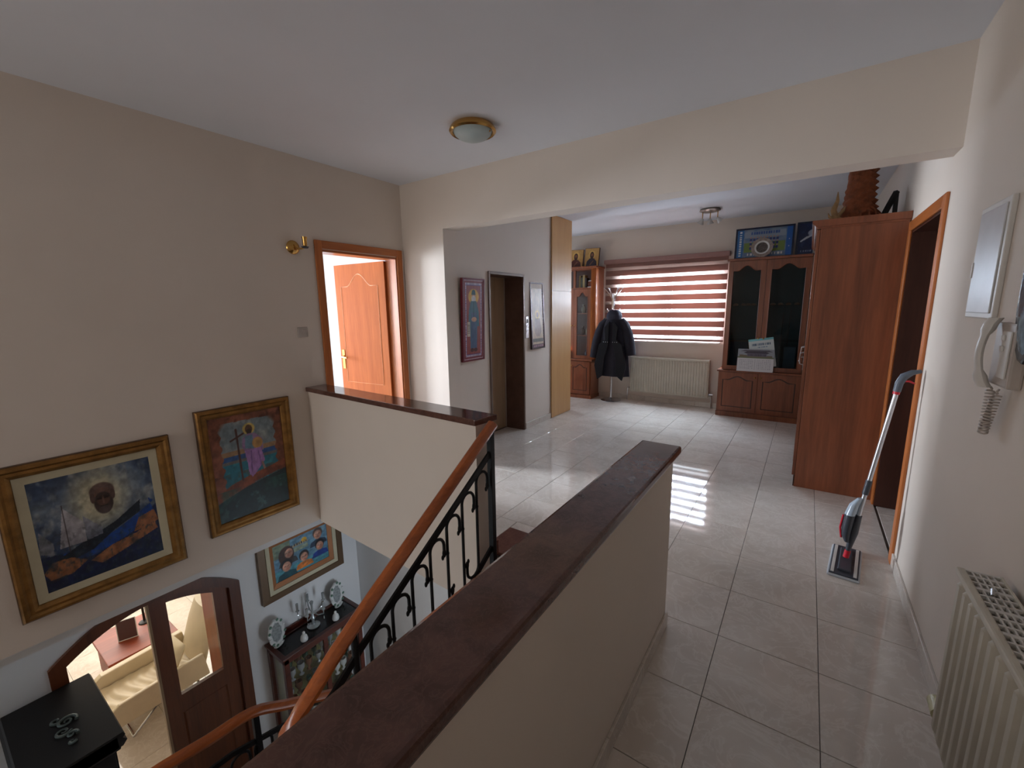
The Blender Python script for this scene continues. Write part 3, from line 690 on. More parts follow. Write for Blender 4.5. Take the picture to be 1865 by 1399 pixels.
wall_painting('painting', left_wall(XL, 1.147, -0.058), 0.668, 0.958, GOLD_PROF, scene_art_two, 'gold framed painting of a robed figure holding a cross by the sea', 'painting', None, edge=darkgold_m)
# ---- icons on the elevator wall
def icon_green(nu=90, nv=210):
    a = Art(nu, nv, (132, 58, 62)); a.rect(0, 0, 1, 1, (196, 170, 180)); a.rect(.03, .012, .97, .988, (128, 50, 60)); a.rect(.10, .035, .90, .965, (96, 74, 128))
    a.marks(.10, .035, .14, .965, 44, (206, 196, 204), True, .4); a.marks(.86, .035, .90, .965, 44, (206, 196, 204), True, .4)
    a.marks(.10, .94, .90, .965, 12, (206, 196, 204)); a.marks(.10, .035, .90, .058, 12, (206, 196, 204))
    a.rect(.155, .068, .845, .93, (150, 74, 70))
    a.ell(.5, .795, .26, .095, (222, 172, 58)); a.ell(.5, .80, .10, .052, (196, 150, 120)); a.ell(.5, .765, .11, .045, (206, 204, 200)); a.poly([(.39, .815), (.42, .87), (.5, .885), (.58, .87), (.61, .815)], (34, 84, 88))
    a.poly([(.36, .74), (.64, .74), (.76, .60), (.78, .42), (.68, .42), (.66, .14), (.34, .14), (.32, .42), (.24, .44), (.26, .62)], (62, 108, 124))
    a.poly([(.38, .60), (.64, .60), (.66, .14), (.36, .14)], (74, 96, 128)); a.line(.5, .72, .5, .50, .02, (44, 78, 92), asp=2.4)
    for q in (.42, .5, .58): a.line(q, .40, q-.01, .16, .010, (54, 72, 104), asp=2.4)
    a.ell(.52, .51, .13, .03, (196, 150, 120)); a.rect(.18, .30, .32, .48, (216, 204, 182)); a.marks(.20, .31, .30, .47, 9, (120, 100, 90), True, .3)
    a.ell(.42, .12, .09, .025, (80, 40, 40)); a.ell(.60, .12, .09, .025, (80, 40, 40)); a.mottled(.12, 20); return a
def icon_gold(nu=80, nv=200):
    a = Art(nu, nv, (198, 176, 148)); a.put((a.fbm(5, 3, .5)-.45)*4, (176, 150, 126), .7)
    a.rect(0, 0, 1, .05, (84, 50, 70)); a.rect(0, .955, 1, 1, (70, 70, 110)); a.marks(0, .96, 1, .995, 9, (140, 190, 220)); a.marks(0, .008, 1, .035, 9, (190, 150, 160))
    a.rect(0, 0, .06, 1, (110, 84, 92)); a.rect(.94, 0, 1, 1, (110, 84, 92)); a.marks(0, .05, .05, .95, 40, (206, 200, 206), True); a.marks(.95, .05, 1, .95, 40, (206, 200, 206), True)
    a.rect(.06, .09, .94, .14, (96, 92, 84)); a.ell(.5, .52, .17, .07, (232, 190, 84)); a.ell(.5, .52, .10, .045, (150, 110, 90))
    a.poly([(.30, .46), (.7, .46), (.80, .26), (.66, .18), (.34, .18), (.2, .26)], (158, 134, 122)); a.mottled(.15, 18); return a
def icon_panel(y0, z0, w, h, tilt, art, label, fr):
    xf = left_wall(-3.0+0.012, y0, z0) @ Matrix.Rotation(tilt, 4, 'X')
    t = thing('icon', xf @ Vector((w/2, 0, 0)), label, 'icon', None)
    m = M(xf); m.box(0, w, 0, h, -0.002, 0.018); m.build('panel', fr, t)
    frame_loop(M(xf), w, h, [(-0.004, -0.004), (-0.004, 0.026), (0.014, 0.026), (0.014, 0.012)]).build('frame', fr, t)
    art.build(xf @ Matrix.Translation((0.014, 0.014, 0)), w-0.028, h-0.028, 'print', t, 0.0195)
icon_panel(3.405, 1.045, 0.36, 0.865, 0.03, icon_green(), 'tall red bordered icon of a standing saint in a green robe, left of the lift', plain('dark_red_frame', rgb(112, 34, 46), 0.4))
icon_panel(4.79, 1.06, 0.33, 0.86, -0.04, icon_gold(), 'narrow pale gold icon with a small halo, hanging right of the lift', plain('dark_bronze_frame', rgb(70, 56, 58), 0.35, 0.4))
# ---- sconce and switch
sc_ = thing('wall_lamp', (XL+0.02, 2.02, 2.06), 'small brass wall lamp arm without a shade, left of the bedroom door', 'wall lamp')
m = M(); m.lathe([(0.0, 0), (0.052, 0.0), (0.056, 0.012), (0.046, 0.028), (0.02, 0.038), (0.0, 0.04)], (XL, 1.995, 2.115), 20, 'X'); m.build('backplate', brass_m, sc_, smooth=True)
m = M(); m.tube([(XL+0.03, 1.995, 2.115), (XL+0.07, 2.0, 2.10), (XL+0.11, 2.02, 2.10), (XL+0.13, 2.03, 2.125)], 0.008, 8); m.lathe([(0.0, 0), (0.016, 0.004), (0.018, 0.05), (0.022, 0.075), (0.0, 0.075)], (XL+0.13, 2.03, 2.115), 12); m.build('arm', brass_m, sc_, smooth=True)
m = M(); m.lathe([(0.0, -0.01), (0.022, -0.01), (0.03, 0.004), (0.0, 0.008)], (XL+0.13, 2.03, 2.11), 14); m.build('bulb_holder', dgrey_m, sc_, smooth=True)
sw = thing('light_switch', (XL+0.005, 2.01, 1.38), 'square pale light switch on the wall left of the bedroom door', 'switch')
M().box(XL, XL+0.009, 1.968, 2.054, 1.38, 1.466).build('plate', plasg_m, sw, bevel=0.003)
M().box(XL+0.009, XL+0.014, 2.006, 2.030, 1.402, 1.444).build('rocker', plasg_m, sw, bevel=0.002)
# ---- ceiling lamps
cl = thing('ceiling_lamp', (-2.02, 2.50, ZC-0.1), 'round brass rimmed ceiling lamp with frosted glass bowl', 'lamp')
m = M(); m.lathe([(0.0, 0.0), (0.135, 0.0), (0.15, -0.012), (0.160, -0.028), (0.162, -0.040), (0.152, -0.050), (0.138, -0.046), (0.134, -0.036), (0.0, -0.03)], (-2.02, 2.50, ZC), 40); m.build('rim', brass_m, cl, smooth=True)
m = M(); m.lathe([(0.0, -0.034), (0.134, -0.036), (0.125, -0.058), (0.10, -0.078), (0.06, -0.094), (0.02, -0.100), (0.0, -0.101)], (-2.02, 2.50, ZC), 40); m.build('glass_bowl', lamp_glass, cl, smooth=True)
for kx, ky in ((-2.075, 2.395), (-1.90, 2.53)):
    m = M(); m.sph((kx, ky, ZC-0.052), 0.008, 8, 6); m.build('clip_knob', brass_m, cl, smooth=True)
sp = thing('spot_lamp', (-1.2, 6.42, ZC-0.2), 'ceiling fitting with three small glass spotlights in the far room', 'lamp')
sx, sy = -1.185, 6.36
m = M(); m.lathe([(0, 0), (0.12, 0), (0.13, -0.02), (0.10, -0.035), (0, -0.04)], (sx, sy, ZC), 28); m.build('base_plate', plain('brushed_nickel', rgb(150, 142, 134), 0.3, 0.8), sp, smooth=True)
for dx, dy, tx in ((-0.085, -0.02, -0.5), (0.0, 0.03, 0.1), (0.095, 0.0, 0.75)):
    m = M(); m.tube([(sx+dx, sy+dy, ZC-0.035), (sx+dx, sy+dy, ZC-0.125)], 0.006, 8); m.build('stem', brass_m, sp)
    q = Matrix.Translation((sx+dx, sy+dy, ZC-0.125)) @ Matrix.Rotation(-tx, 4, 'Y') @ Matrix.Rotation(0.3, 4, 'X')
    m = M(q); m.lathe([(0, 0.012), (0.014, 0.01), (0.022, -0.016), (0.042, -0.056), (0.036, -0.056), (0.0, -0.022)], (0, 0, 0), 16); m.build('spot_head', plain('pale_glass_cup', rgb(196, 194, 190), 0.15), sp, smooth=True)
# ---- radiators
def radiator(name, xf, W, H, D, ribs, label, slots, ribw=None):
    """xf: local x along, y = height, z = outwards from the wall"""
    t = thing(name, xf @ Vector((W/2, 0, 0.03)), label, 'radiator')
    n = ribs; m = M(xf); prof = []
    for i in range(n):
        a = W*(i+0.0)/n; b = W/n
        prof += [(a+b*0.08, 0), (a+b*0.22, 0.012), (a+b*0.62, 0.012), (a+b*0.78, 0)]
    fz = D-0.014
    rings = []
    for y, s_ in ((0.004, 0), (0.022, 0), (0.04, 1), (H-0.045, 1), (H-0.03, 0), (H-0.012, 0)):
        rings.append([(0.004, y, 0.02)]+[(0.0, y, fz)]+[(px, y, fz+(pz*s_)) for px, pz in prof]+[(W, y, fz)]+[(W-0.004, y, 0.02)])
    m.loft(rings); m.build('front_panel', radi_m, t, smooth=True)
    m = M(xf); m.box(-0.003, W+0.003, 0.008, H-(0.075 if slots else 0.006), 0.028, fz-0.006); m.build('body', radi_m, t, bevel=0.003)
    m = M(xf); m.box(-0.004, W+0.004, H-0.018, H+0.004, D-0.016, D+0.004); m.build('top_rail', radi_m, t, bevel=0.006)
    m = M(xf); m.box(-0.004, W+0.004, H-0.018, H+0.002, 0.018, 0.026); m.build('top_rail', radi_m, t, bevel=0.003)
    if slots:
        m = M(xf); zz = [0.026+(D-0.042)*i/5 for i in range(6)]
        for q in zz[1:-1]: m.box(0, W, H-0.008, H, q-0.0022, q+0.0022)
        k = int(W/0.0345)
        for i in range(k+1):
            x = W*i/k; wd = 0.0065 if i % 3 == 0 else 0.0028
            m.box(max(0, x-wd), min(W, x+wd), H-0.009, H+0.0006, 0.026, D-0.016)
        m.build('grille', plas_m, t, bevel=0)
        m = M(xf); m.box(0.002, W-0.002, H-0.045, H-0.04, 0.027, D-0.018); m.build('convector_fins', dgrey_m, t)
    else:
        m = M(xf); m.box(0, W, H-0.012, H-0.002, 0.024, D-0.014); m.build('grille', radi_m, t)
    return t
r1 = radiator('radiator', back_wall(-2.43, YB-0.02, 0.16), 1.235, 0.60, 0.10, 30, 'cream ribbed radiator under the window of the far room', False)
M().tube([(-1.19, YB-0.06, 0.22), (-1.15, YB-0.06, 0.22), (-1.14, YB-0.06, 0.16), (-1.14, YB-0.06, 0.0)], 0.010, 8).build('pipe', chrome_m, r1, smooth=True)
M().cyl((-1.175, YB-0.06, 0.22), (-1.125, YB-0.06, 0.22), 0.018, 10).build('valve', chrome_m, r1, smooth=True)
M().tube([(-2.43, YB-0.06, 0.22), (-2.48, YB-0.06, 0.22), (-2.49, YB-0.06, 0.0)], 0.010, 8).build('pipe', chrome_m, r1, smooth=True)
RW = basis((XR, 1.762, 0.19), (0, -1, 0), (0, 0, 1))
r2_ = radiator('radiator', RW, 1.80, 0.60, 0.115, 32, 'cream ribbed radiator with slotted top grille by the right wall', True)
m = M(RW); m.cyl((0.0, 0.045, 0.085), (-0.035, 0.045, 0.085), 0.012, 12); m.build('pipe_stub', brass_m, r2_, smooth=True)
m = M(RW); m.cyl((-0.030, 0.05, 0.085), (-0.10, 0.05, 0.085), 0.024, 14, 0.022); m.build('valve_cap', plain('ivory_valve_cap', rgb(206, 200, 160), 0.4), r2_, smooth=True)
m = M(RW); m.tube([(0.10, 0.604, 0.06), (0.115, 0.612, 0.07), (0.14, 0.607, 0.075)], 0.004, 6); m.build('bleed_key', chrome_m, r2_, smooth=True)
# ---- meter box and intercom on the right wall
RWm = lambda y, z, off=0.0: basis((XR-off, y, z), (0, -1, 0), (0, 0, 1))
eb = thing('fuse_box', (XR-0.01, 2.43, 1.53), 'flat white fuse box cover high on the right wall', 'fuse box')
m = M(RWm(2.60, 1.535)); m.box(0, 0.325, 0, 0.43, 0, 0.016); m.build('rim', plas_m, eb, bevel=0.004)
m = M(RWm(2.60, 1.535)); m.box(0.022, 0.30, 0.02, 0.408, 0.016, 0.021); m.build('cover', plain('fuse_box_cover', rgb(206, 205, 207), 0.3), eb, bevel=0.003)
m = M(RWm(2.60, 1.535)); m.box(0.024, 0.030, 0.16, 0.22, 0.021, 0.025); m.build('latch', plas_m, eb)
ic = thing('intercom', (XR-0.02, 2.02, 1.33), 'beige wall intercom handset with a coiled cord below the fuse box', 'intercom')
m = M(RWm(2.125, 1.325)); m.box(0, 0.17, 0, 0.205, 0, 0.035); m.build('base', plasg_m, ic, bevel=0.008)
m = M(RWm(2.125, 1.325)); m.box(0.085, 0.155, 0.03, 0.18, 0.035, 0.040); m.build('face_plate', plas_m, ic, bevel=0.003)
rings = []
for i in range(13):
    t_ = i/12; y_ = -0.012+0.232*t_; off = 0.052+0.022*math.sin(PI*t_)+(0.0 if 0 < i < 12 else -0.004); hw = 0.019+(0.006 if t_ < .2 or t_ > .8 else 0); dp = 0.010+(0.008 if t_ < .2 or t_ > .8 else 0)
    rings.append([(0.034+hw*math.cos(2*PI*q/12), y_, off+dp*math.sin(2*PI*q/12)) for q in range(12)])
m = M(RWm(2.125, 1.325)); m.loft(rings); m.build('handset', plas_m, ic, smooth=True)
for zz in (0.115, 0.15): m = M(RWm(2.125, 1.325)); m.box(0.095, 0.118, zz, zz+0.018, 0.040, 0.046); m.build('button', plas_m, ic, bevel=0.003)
pts = []
for i in range(421):
    t_ = i/420; # u-shaped hanging coil from handset bottom down and back up to base
    if t_ < .5: cx, cz = 0.03-0.008*t_*2, -0.01-0.165*(t_*2)
    else: cx, cz = 0.022+0.07*(t_-.5)*2, -0.175+0.165*((t_-.5)*2)
    cx += 0.004; a = t_*2*PI*30; rr = 0.0115
    d_ = 1 if .04 < t_ < .93 else 0.15
    pts.append((cx+rr*d_*math.cos(a), cz+0.0, 0.03+rr*d_*math.sin(a)))
m = M(RWm(2.125, 1.325)); m.tube(pts, 0.0031, 5); m.build('coiled_cord', plasg_m, ic, smooth=True)
# ---- dark plaque at the right edge
pq = thing('wall_plaque', (XR-0.02, 1.83, 1.41), 'dark glossy framed plaque at the right edge beside the intercom', 'plaque')
out = [(0.0, 0.25), (0.0, 0.17), (0.03, 0.06), (0.075, 0.015), (0.115, 0.005), (0.15, 0.03), (0.30, 0.03), (0.34, 0.10), (0.36, 0.25), (0.36, 0.62), (0.31, 0.72), (0.2, 0.76), (0.12, 0.74), (0.03, 0.62), (0.0, 0.45)]
m = M(RWm(2.015, 1.405)); m.loft([[(a, b, 0.0) for a, b in out], [(a, b, 0.03) for a, b in out]]); m.build('backing', plain('black_glossy_lacquer', rgb(16, 18, 24), 0.15), pq, bevel=0.01)
cx_, cy_ = 0.18, 0.38
m = M(RWm(2.015, 1.405)); m.loft([[(cx_+(a-cx_)*.9, cy_+(b-cy_)*.92, 0.03) for a, b in out], [(cx_+(a-cx_)*.7, cy_+(b-cy_)*.75, 0.040) for a, b in out]]); m.build('picture', plain('blue_grey_glazed_picture', rgb(110, 134, 150), 0.15, var=0.5, scale=25), pq, smooth=True)
# ================================================================== wardrobe
wd = thing('wardrobe', (0.28, 5.2, 0), 'tall reddish brown wooden wardrobe beside the dark doorway', 'wardrobe')
WY0, WY1 = 4.37, 6.30
M().box(0.022, 0.555, WY0, WY1, 0.0, 2.20).build('carcass', ward_m, wd, bevel=0.003)
m = M(); m.prism([(-0.012, 2.205), (-0.022, 2.22), (-0.036, 2.228), (-0.04, 2.255), (0.56, 2.255), (0.56, 2.205)], 'Y', WY0-0.018, WY1); m.build('cornice', ward_m, wd)
M().box(-0.004, 0.56, WY0-0.004, WY1, 2.19, 2.207).build('cornice_strip', ward_m, wd, bevel=0.002)
M().box(0.012, 0.02, WY0+0.01, WY1, 0.0, 0.10).build('plinth', dark_wood, wd)
for i in range(3):
    a = WY0+0.012+i*(WY1-WY0-0.015)/3; b = a+(WY1-WY0-0.015)/3-0.004
    dr = M().box(-0.002, 0.020, a, b, 0.10, 2.185).build('door', ward_m, wd, bevel=0.002)
    g_ = M(); groove(g_, cathedral(a+0.09, b-0.09, 1.15, 2.08, 0.10), 'X', 0.001, 0.016, 0.005); groove(g_, [(a+.09, 0.2), (b-.09, 0.2), (b-.09, 1.03), (a+.09, 1.03)], 'X', 0.001, 0.016, 0.005); g_.build('panel_moulding', ward_m, dr)
    hy = b-0.05 if i != 2 else a+0.05
    h_ = M(); h_.tube([(0, hy, 1.02), (-0.03, hy, 1.03), (-0.034, hy, 1.08), (-0.03, hy, 1.13), (0, hy, 1.14)], 0.007, 8); h_.sph((-0.034, hy, 1.055), 0.011, 8, 6); h_.build('handle', chrome_m, dr, smooth=True)
# ================================================================== glazed display cabinet, right
gc = thing('display_cabinet', (-0.5, 6.97, 0), 'tall glazed wooden cabinet right of the window with smoked glass doors', 'cabinet')
cx0, cx1, cy0 = -0.975, -0.015, 6.80
m = M(); m.box(cx0, cx0+0.02, cy0+0.02, 7.19, 0.68, 2.19); m.box(cx1-0.02, cx1, cy0+0.02, 7.19, 0.68, 2.19); m.box(cx0, cx1, cy0+0.02, 7.19, 2.17, 2.19); m.build('carcass', cab_m, gc)
m = M(); m.box(cx0-0.02, cx1, cy0-0.02, 7.19, 2.19, 2.225); m.build('cornice', cab_m, gc, bevel=0.006)
M().box(cx0+0.02, cx1-0.02, 7.16, 7.185, 0.68, 2.17).build('back_panel', teal_m, gc)
for zz in (1.10, 1.58): M().box(cx0+0.02, cx1-0.02, 6.90, 7.16, zz, zz+0.006).build('glass_shelf', glass_m, gc)
M().box(-1.03, 0.0, 6.75, 7.19, 0.655, 0.68).build('worktop', cab_m, gc, bevel=0.005)
M().box(-1.01, -0.005, 6.785, 7.19, 0.07, 0.655).build('base', cab_m, gc)
M().box(-1.015, -0.005, 6.765, 7.19, 0.0, 0.07).build('plinth', cab_m, gc, bevel=0.003)
def glazed_door(par, x0, x1, z0, z1, y, fw, kx, rise=0.07, zt=None, mat=None, kz=None, glass=None):
    zt = z1-fw if zt is None else zt
    inn = cathedral(x0+fw, x1-fw, z0+fw, zt, rise, 14)
    n = len(inn); outp = []
    for (a, b) in inn:      # matching outer outline
        fx = (a-(x0+fw))/(x1-x0-2*fw); outp.append((x0+(x1-x0)*fx, z0 if abs(b-(z0+fw)) < 1e-6 else z1))
    d = M().ringplate(outp, inn, 'Y', y, y+0.02).build('door', mat or cab_m, par, recalc=True)
    bm_ = M(); groove(bm_, inn, 'Y', y, 0.010, 0.005); bm_.build('glazing_bead', mat or cab_m, d)
    M().prism(inn, 'Y', y+0.009, y+0.012).build('glass', glass or darkglass_m, d)
    k = M(); k.sph((kx, y-0.018, kz or (z0+z1)*0.44+0.3), 0.012, 10, 6); k.cyl((kx, y, kz or (z0+z1)*0.44+0.3), (kx, y-0.016, kz or (z0+z1)*0.44+0.3), 0.005, 8); k.build('knob', brass_m, d, smooth=True)
    return d
def solid_door(par, x0, x1, z0, z1, y, kx, kz, mat=None, rise=0.05):
    d = M().box(x0, x1, y, y+0.018, z0, z1).build('door', mat or cab_m, par, bevel=0.003)
    g = M(); groove(g, cathedral(x0+0.06, x1-0.06, z0+0.07, z1-0.06, rise), 'Y', y, 0.016, -0.005); g.build('panel_moulding', dark_wood, d)
    k = M(); k.sph((kx, y-0.018, kz), 0.012, 10, 6); k.cyl((kx, y, kz), (kx, y-0.016, kz), 0.005, 8); k.build('knob', brass_m, d, smooth=True)
    return d
xm = (cx0+cx1)/2-0.02
glazed_door(gc, cx0, xm-0.002, 0.685, 2.185, cy0, 0.058, xm-0.03, kz=1.14)
glazed_door(gc, xm+0.002, cx1, 0.685, 2.185, cy0, 0.058, xm+0.032, kz=1.14)
solid_door(gc, -1.005, -0.508, 0.08, 0.65, 6.768, -0.54, 0.59); solid_door(gc, -0.502, -0.008, 0.08, 0.65, 6.768, -0.47, 0.59)
# contents
for i, x in enumerate((-0.88, -0.78, -0.72, -0.66, -0.42, -0.33, -0.24, -0.14)):
    t = thing('trinket', (x, 7.0, 1.586), 'tiny tan dish, %s from the left on the upper glass shelf of the right cabinet' % ['first', 'second', 'third', 'fourth', 'fifth', 'sixth', 'seventh', 'eighth'][i], 'trinket', 'trinkets on the upper glass shelf')
    m = M(); m.lathe([(0.0, 0), (0.022, 0.0), (0.03, 0.012), (0.02, 0.03), (0.0, 0.034)], (x, 7.0, 1.586), 10, sx=1.2); m.build('dish', plain('tan_ceramic', rgb(160, 120, 96), 0.4), t, smooth=True)
for i, (x, s, l) in enumerate(((-0.30, 0.008, 'left'), (-0.22, 0.006, 'right'))):
    t = thing('long_rod', (x, 6.98, 0.69), 'slim dark rod standing upright behind the smoked glass, %s of a pair' % l, 'rod')
    m = M(); m.tube([(x, 6.96, 0.69), (x+0.01, 7.02, 1.2), (x+0.015, 7.08, 1.56)], [s*2, s, s*0.5], 8); m.build('rod', plain('grey_metal_rod', rgb(70, 76, 80), 0.3, 0.6), t, smooth=True)
t = thing('framed_certificate', (-0.80, 7.05, 0.69), 'dark blue framed print inside the right cabinet, lower left', 'picture')
xf = back_wall(-0.93, 6.98, 0.69, 0.12); m = M(xf); frame_loop(m, 0.26, 0.40, [(0, 0), (0, 0.014), (0.014, 0.014), (0.014, 0)]); m.build('frame', darkgold_m, t)
m = M(xf); m.box(0.014, 0.246, 0.014, 0.386, 0, 0.006); m.build('print', plain('dark_blue_print', rgb(30, 36, 62), 0.5), t)
t = tag(M().box(-0.24, -0.10, 6.95, 7.06, 0.69, 1.02).build('storage_box', plain('grey_blue_box', rgb(96, 108, 120), 0.6), None, bevel=0.004), 'grey blue upright box behind the right smoked glass door', 'box')
# on the worktop: calendar and bag
def cal():
    a = Art(110, 80, (216, 216, 220)); a.rect(0, .60, 1, 1, (150, 158, 170)); a.poly([(.05, .66), (.95, .66), (.95, .72), (.05, .74)], (120, 106, 84)); a.rect(0, .60, 1, .66, (112, 120, 92))
    a.poly([(.16, .84), (.30, .92), (.74, .92), (.88, .84), (.80, .80), (.24, .80)], (70, 66, 80)); a.rect(.26, .68, .80, .80, (112, 108, 128)); a.poly([(.08, .90), (.2, .96), (.85, .96), (.95, .90)], (86, 84, 96))
    a.marks(.28, .69, .78, .78, 11, (64, 60, 70))
    for r in range(6): a.marks(.06, .50-r*.075, .46, .53-r*.075, 8, (150, 152, 164), w=.25, a=.7, seed=r); a.marks(.54, .50-r*.075, .94, .53-r*.075, 8, (150, 152, 164), w=.25, a=.7, seed=r+9)
    a.rect(.49, .08, .505, .56, (170, 170, 180), .6); return a
t = thing('desk_calendar', (-0.55, 6.78, 0.68), 'white desk calendar with a building photo on the right cabinet worktop', 'calendar')
xf = back_wall(-0.775, 6.715, 0.684, 0.16); m = M(xf); m.box(0, 0.44, 0, 0.31, -0.004, 0.0); m.build('page', plain('white_card', rgb(220, 220, 222), 0.6), t); cal().build(xf @ Matrix.Translation((0.0, 0.0, 0)), 0.44, 0.31, 'print', t, 0.001, 0.5)
m = M(); m.loft([[(-0.775, 6.765, 0.988), (-0.335, 6.765, 0.988), (-0.335, 6.768, 0.988), (-0.775, 6.768, 0.988)], [(-0.775, 6.79, 0.684), (-0.335, 6.79, 0.684), (-0.335, 6.793, 0.684), (-0.775, 6.793, 0.684)]]); m.build('back_stand', plas_m, t)
def bag():
    a = Art(80, 90, (206, 218, 220)); a.rect(0, .93, 1, 1, (120, 196, 206)); a.marks(.12, .76, .88, .84, 13, (40, 84, 120), w=.45); a.marks(.34, .68, .74, .72, 12, (90, 130, 160), w=.4)
    a.ell(.62, .34, .36, .26, (112, 170, 196)); a.ell(.62, .32, .28, .19, (170, 200, 208)); a.ell(.60, .28, .2, .12, (84, 120, 150), .7); return a
t = thing('paper_bag', (-0.5, 6.80, 0.684), 'white and turquoise printed packet leaning behind the desk calendar', 'packet')
xf = back_wall(-0.60, 6.775, 0.72, 0.04) @ Matrix.Rotation(0.16, 4, 'Z'); m = M(xf); m.box(0, 0.30, -0.0, 0.40, -0.012, 0.0)
m.build('packet', plain('packet_card', rgb(196, 210, 214), 0.5), t, bevel=0.004); bag().build(xf, 0.30, 0.40, 'print', t, 0.001, 0.4)
# on top of the right cabinet: framed posters and plate
def poster():
    a = Art(170, 110, (96, 120, 150)); n = a.fbm(6, 3, 1.5)
    a.put((n-.4)*3, (150, 160, 166), .6); a.rect(0, 0, .12, 1, (52, 108, 166)); a.rect(.90, 0, 1, 1, (40, 96, 172)); a.marks(.045, .04, .085, .96, 11, (206, 216, 220), True, .45); a.rect(.945, .55, .955, .58, (210, 220, 226)); a.rect(.945, .3, .955, .33, (210, 220, 226))
    a.rect(.14, .18, .88, .52, (112, 136, 66)); a.rect(.14, .70, .88, .92, (140, 154, 170)); a.marks(.25, .80, .78, .90, 12, (64, 92, 150), w=.6)
    for r in range(3):
        for i in range(9): x = .26+.06*i; a.ell(x, .62-r*.15, .024, .05, (60, 70, 120)); a.ell(x, .70-r*.15, .016, .03, (170, 140, 130))
    a.marks(.2, .06, .86, .14, 12, (206, 208, 206), w=.4); return a
def framed_flat(x0, y, z0, w, h, tilt, art, label, frm, cat='framed poster', name='framed_poster'):
    xf = back_wall(x0, y, z0, tilt); t = thing(name, (x0+w/2, y, z0), label, cat)
    m = M(xf); frame_loop(m, w, h, [(0, 0), (0, 0.016), (0.022, 0.016), (0.022, 0)]); m.build('frame', frm, t)
    m = M(xf); m.box(0.01, w-0.01, 0.01, h-0.01, 0.0, 0.006); m.build('backing', frm, t)
    art.build(xf @ Matrix.Translation((0.022, 0.022, 0)), w-0.044, h-0.044, 'print', t, 0.009, 0.25); return t
bluef = plain('dark_blue_frame', rgb(20, 30, 58), 0.3)
framed_flat(-0.945, 6.99, 2.226, 0.70, 0.42, 0.10, poster(), 'large blue bordered framed team poster on top of the right cabinet', bluef)
def poster2():
    a = Art(60, 90, (22, 34, 74)); a.put((a.fbm(7, 8)-.5)*4, (44, 58, 100), .8)
    for i in range(4): a.line(.1+.1*i, .42+.05*i, .3+.12*i, .55+.05*i, .035, (196, 200, 210), asp=1.5)
    a.ell(.62, .68, .3, .14, (176, 184, 200), .9); a.ell(.70, .62, .12, .2, (206, 210, 216), .8); a.rect(.55, 0, 1, .36, (170, 170, 166)); a.marks(.1, .06, .5, .12, 5, (120, 130, 160)); return a
framed_flat(-0.222, 7.00, 2.226, 0.36, 0.43, 0.10, poster2(), 'smaller dark blue framed poster with white stripes, beside the large one', bluef)
t = thing('plate', (-0.60, 6.88, 2.227), 'round decorative plate with a white rim leaning on the blue poster', 'plate')
q = Matrix.Translation((-0.60, 6.89, 2.227+0.128)) @ Matrix.Rotation(PI/2-0.16, 4, 'X')
m = M(q); m.lathe([(0, 0.0), (0.06, 0.0), (0.10, 0.012), (0.13, 0.016), (0.13, 0.021), (0.095, 0.018), (0.058, 0.007), (0, 0.006)], (0, 0, 0), 36); m.build('dish', plain('grey_plate_rim', rgb(150, 138, 130), 0.3, var=.25, scale=40), t, smooth=True)
m = M(q); m.lathe([(0.070, 0.012), (0.088, 0.018), (0.09, 0.022), (0.070, 0.0145)], (0, 0, 0), 32, closed=True); m.build('rim_band', porc_m, t, smooth=True)
m = M(q); m.lathe([(0, 0.009), (0.068, 0.009), (0.068, 0.011), (0, 0.011)], (0, 0, 0), 28); m.build('centre', plain('dark_plate_picture', rgb(92, 84, 78), 0.3, var=.6, scale=50), t, smooth=True)
m = M(); m.tube([(-0.66, 6.86, 2.227), (-0.60, 6.94, 2.235), (-0.54, 6.86, 2.227)], 0.005, 6); m.build('stand', dark_wood, t)
# ================================================================== left cabinet
lc = thing('bookcase', (-3.5, 6.99, 0), 'wooden cabinet with glazed doors left of the window, partly behind the maple cupboard', 'cabinet')
lx1 = -2.985; lx0 = -4.10; ly = 6.86
m = M(); m.box(lx0, lx0+0.02, ly+0.02, 7.19, 0.70, 2.24); m.box(lx1-0.02, lx1, ly+0.10, 7.19, 0.70, 2.24); m.box(lx0, lx1-0.02, ly+0.02, 7.19, 2.22, 2.24); m.build('carcass', cab_m, lc)
M().box(lx0, lx1-0.02, 7.16, 7.185, 0.7, 2.22).build('back_panel', dark_wood, lc)
m = M(); m.prism([(lx1-0.09, ly), (lx1-0.045, ly+0.005), (lx1-0.012, ly+0.03), (lx1, ly+0.08), (lx1, ly+0.10), (lx1-0.09, ly+0.10)], 'Z', 0.70, 2.24); m.build('corner_post', oak_m, lc, smooth=True)
M().box(lx0-0.02, lx1+0.02, ly-0.03, 7.19, 2.24, 2.275).build('cornice', cab_m, lc, bevel=0.01)
M().box(lx0, lx1-0.09, ly+0.001, 7.16, 1.905, 1.925).build('shelf', cab_m, lc)
M().box(-3.405, -3.365, ly+0.001, ly+0.03, 1.925, 2.22).build('divider', cab_m, lc)
for zz in (1.48, 1.10): M().box(lx0+0.02, lx1-0.03, ly+0.05, 7.16, zz, zz+0.012).build('shelf', cab_m, lc)
glazed_door(lc, -3.39, lx1-0.092, 0.705, 1.90, ly, 0.055, -3.363, kz=1.28, glass=glass_m)
glazed_door(lc, -3.80, -3.394, 0.705, 1.90, ly, 0.055, -3.42, kz=1.28, glass=glass_m)
M().box(lx0, lx1-0.03, ly-0.045, 7.19, 0.67, 0.70).build('worktop', cab_m, lc, bevel=0.006)
M().box(lx0, lx1-0.06, ly-0.012, 7.19, 0.06, 0.67).build('base', cab_m, lc)
M().box(lx0, lx1-0.045, ly-0.03, 7.19, 0.0, 0.06).build('plinth', cab_m, lc, bevel=0.003)
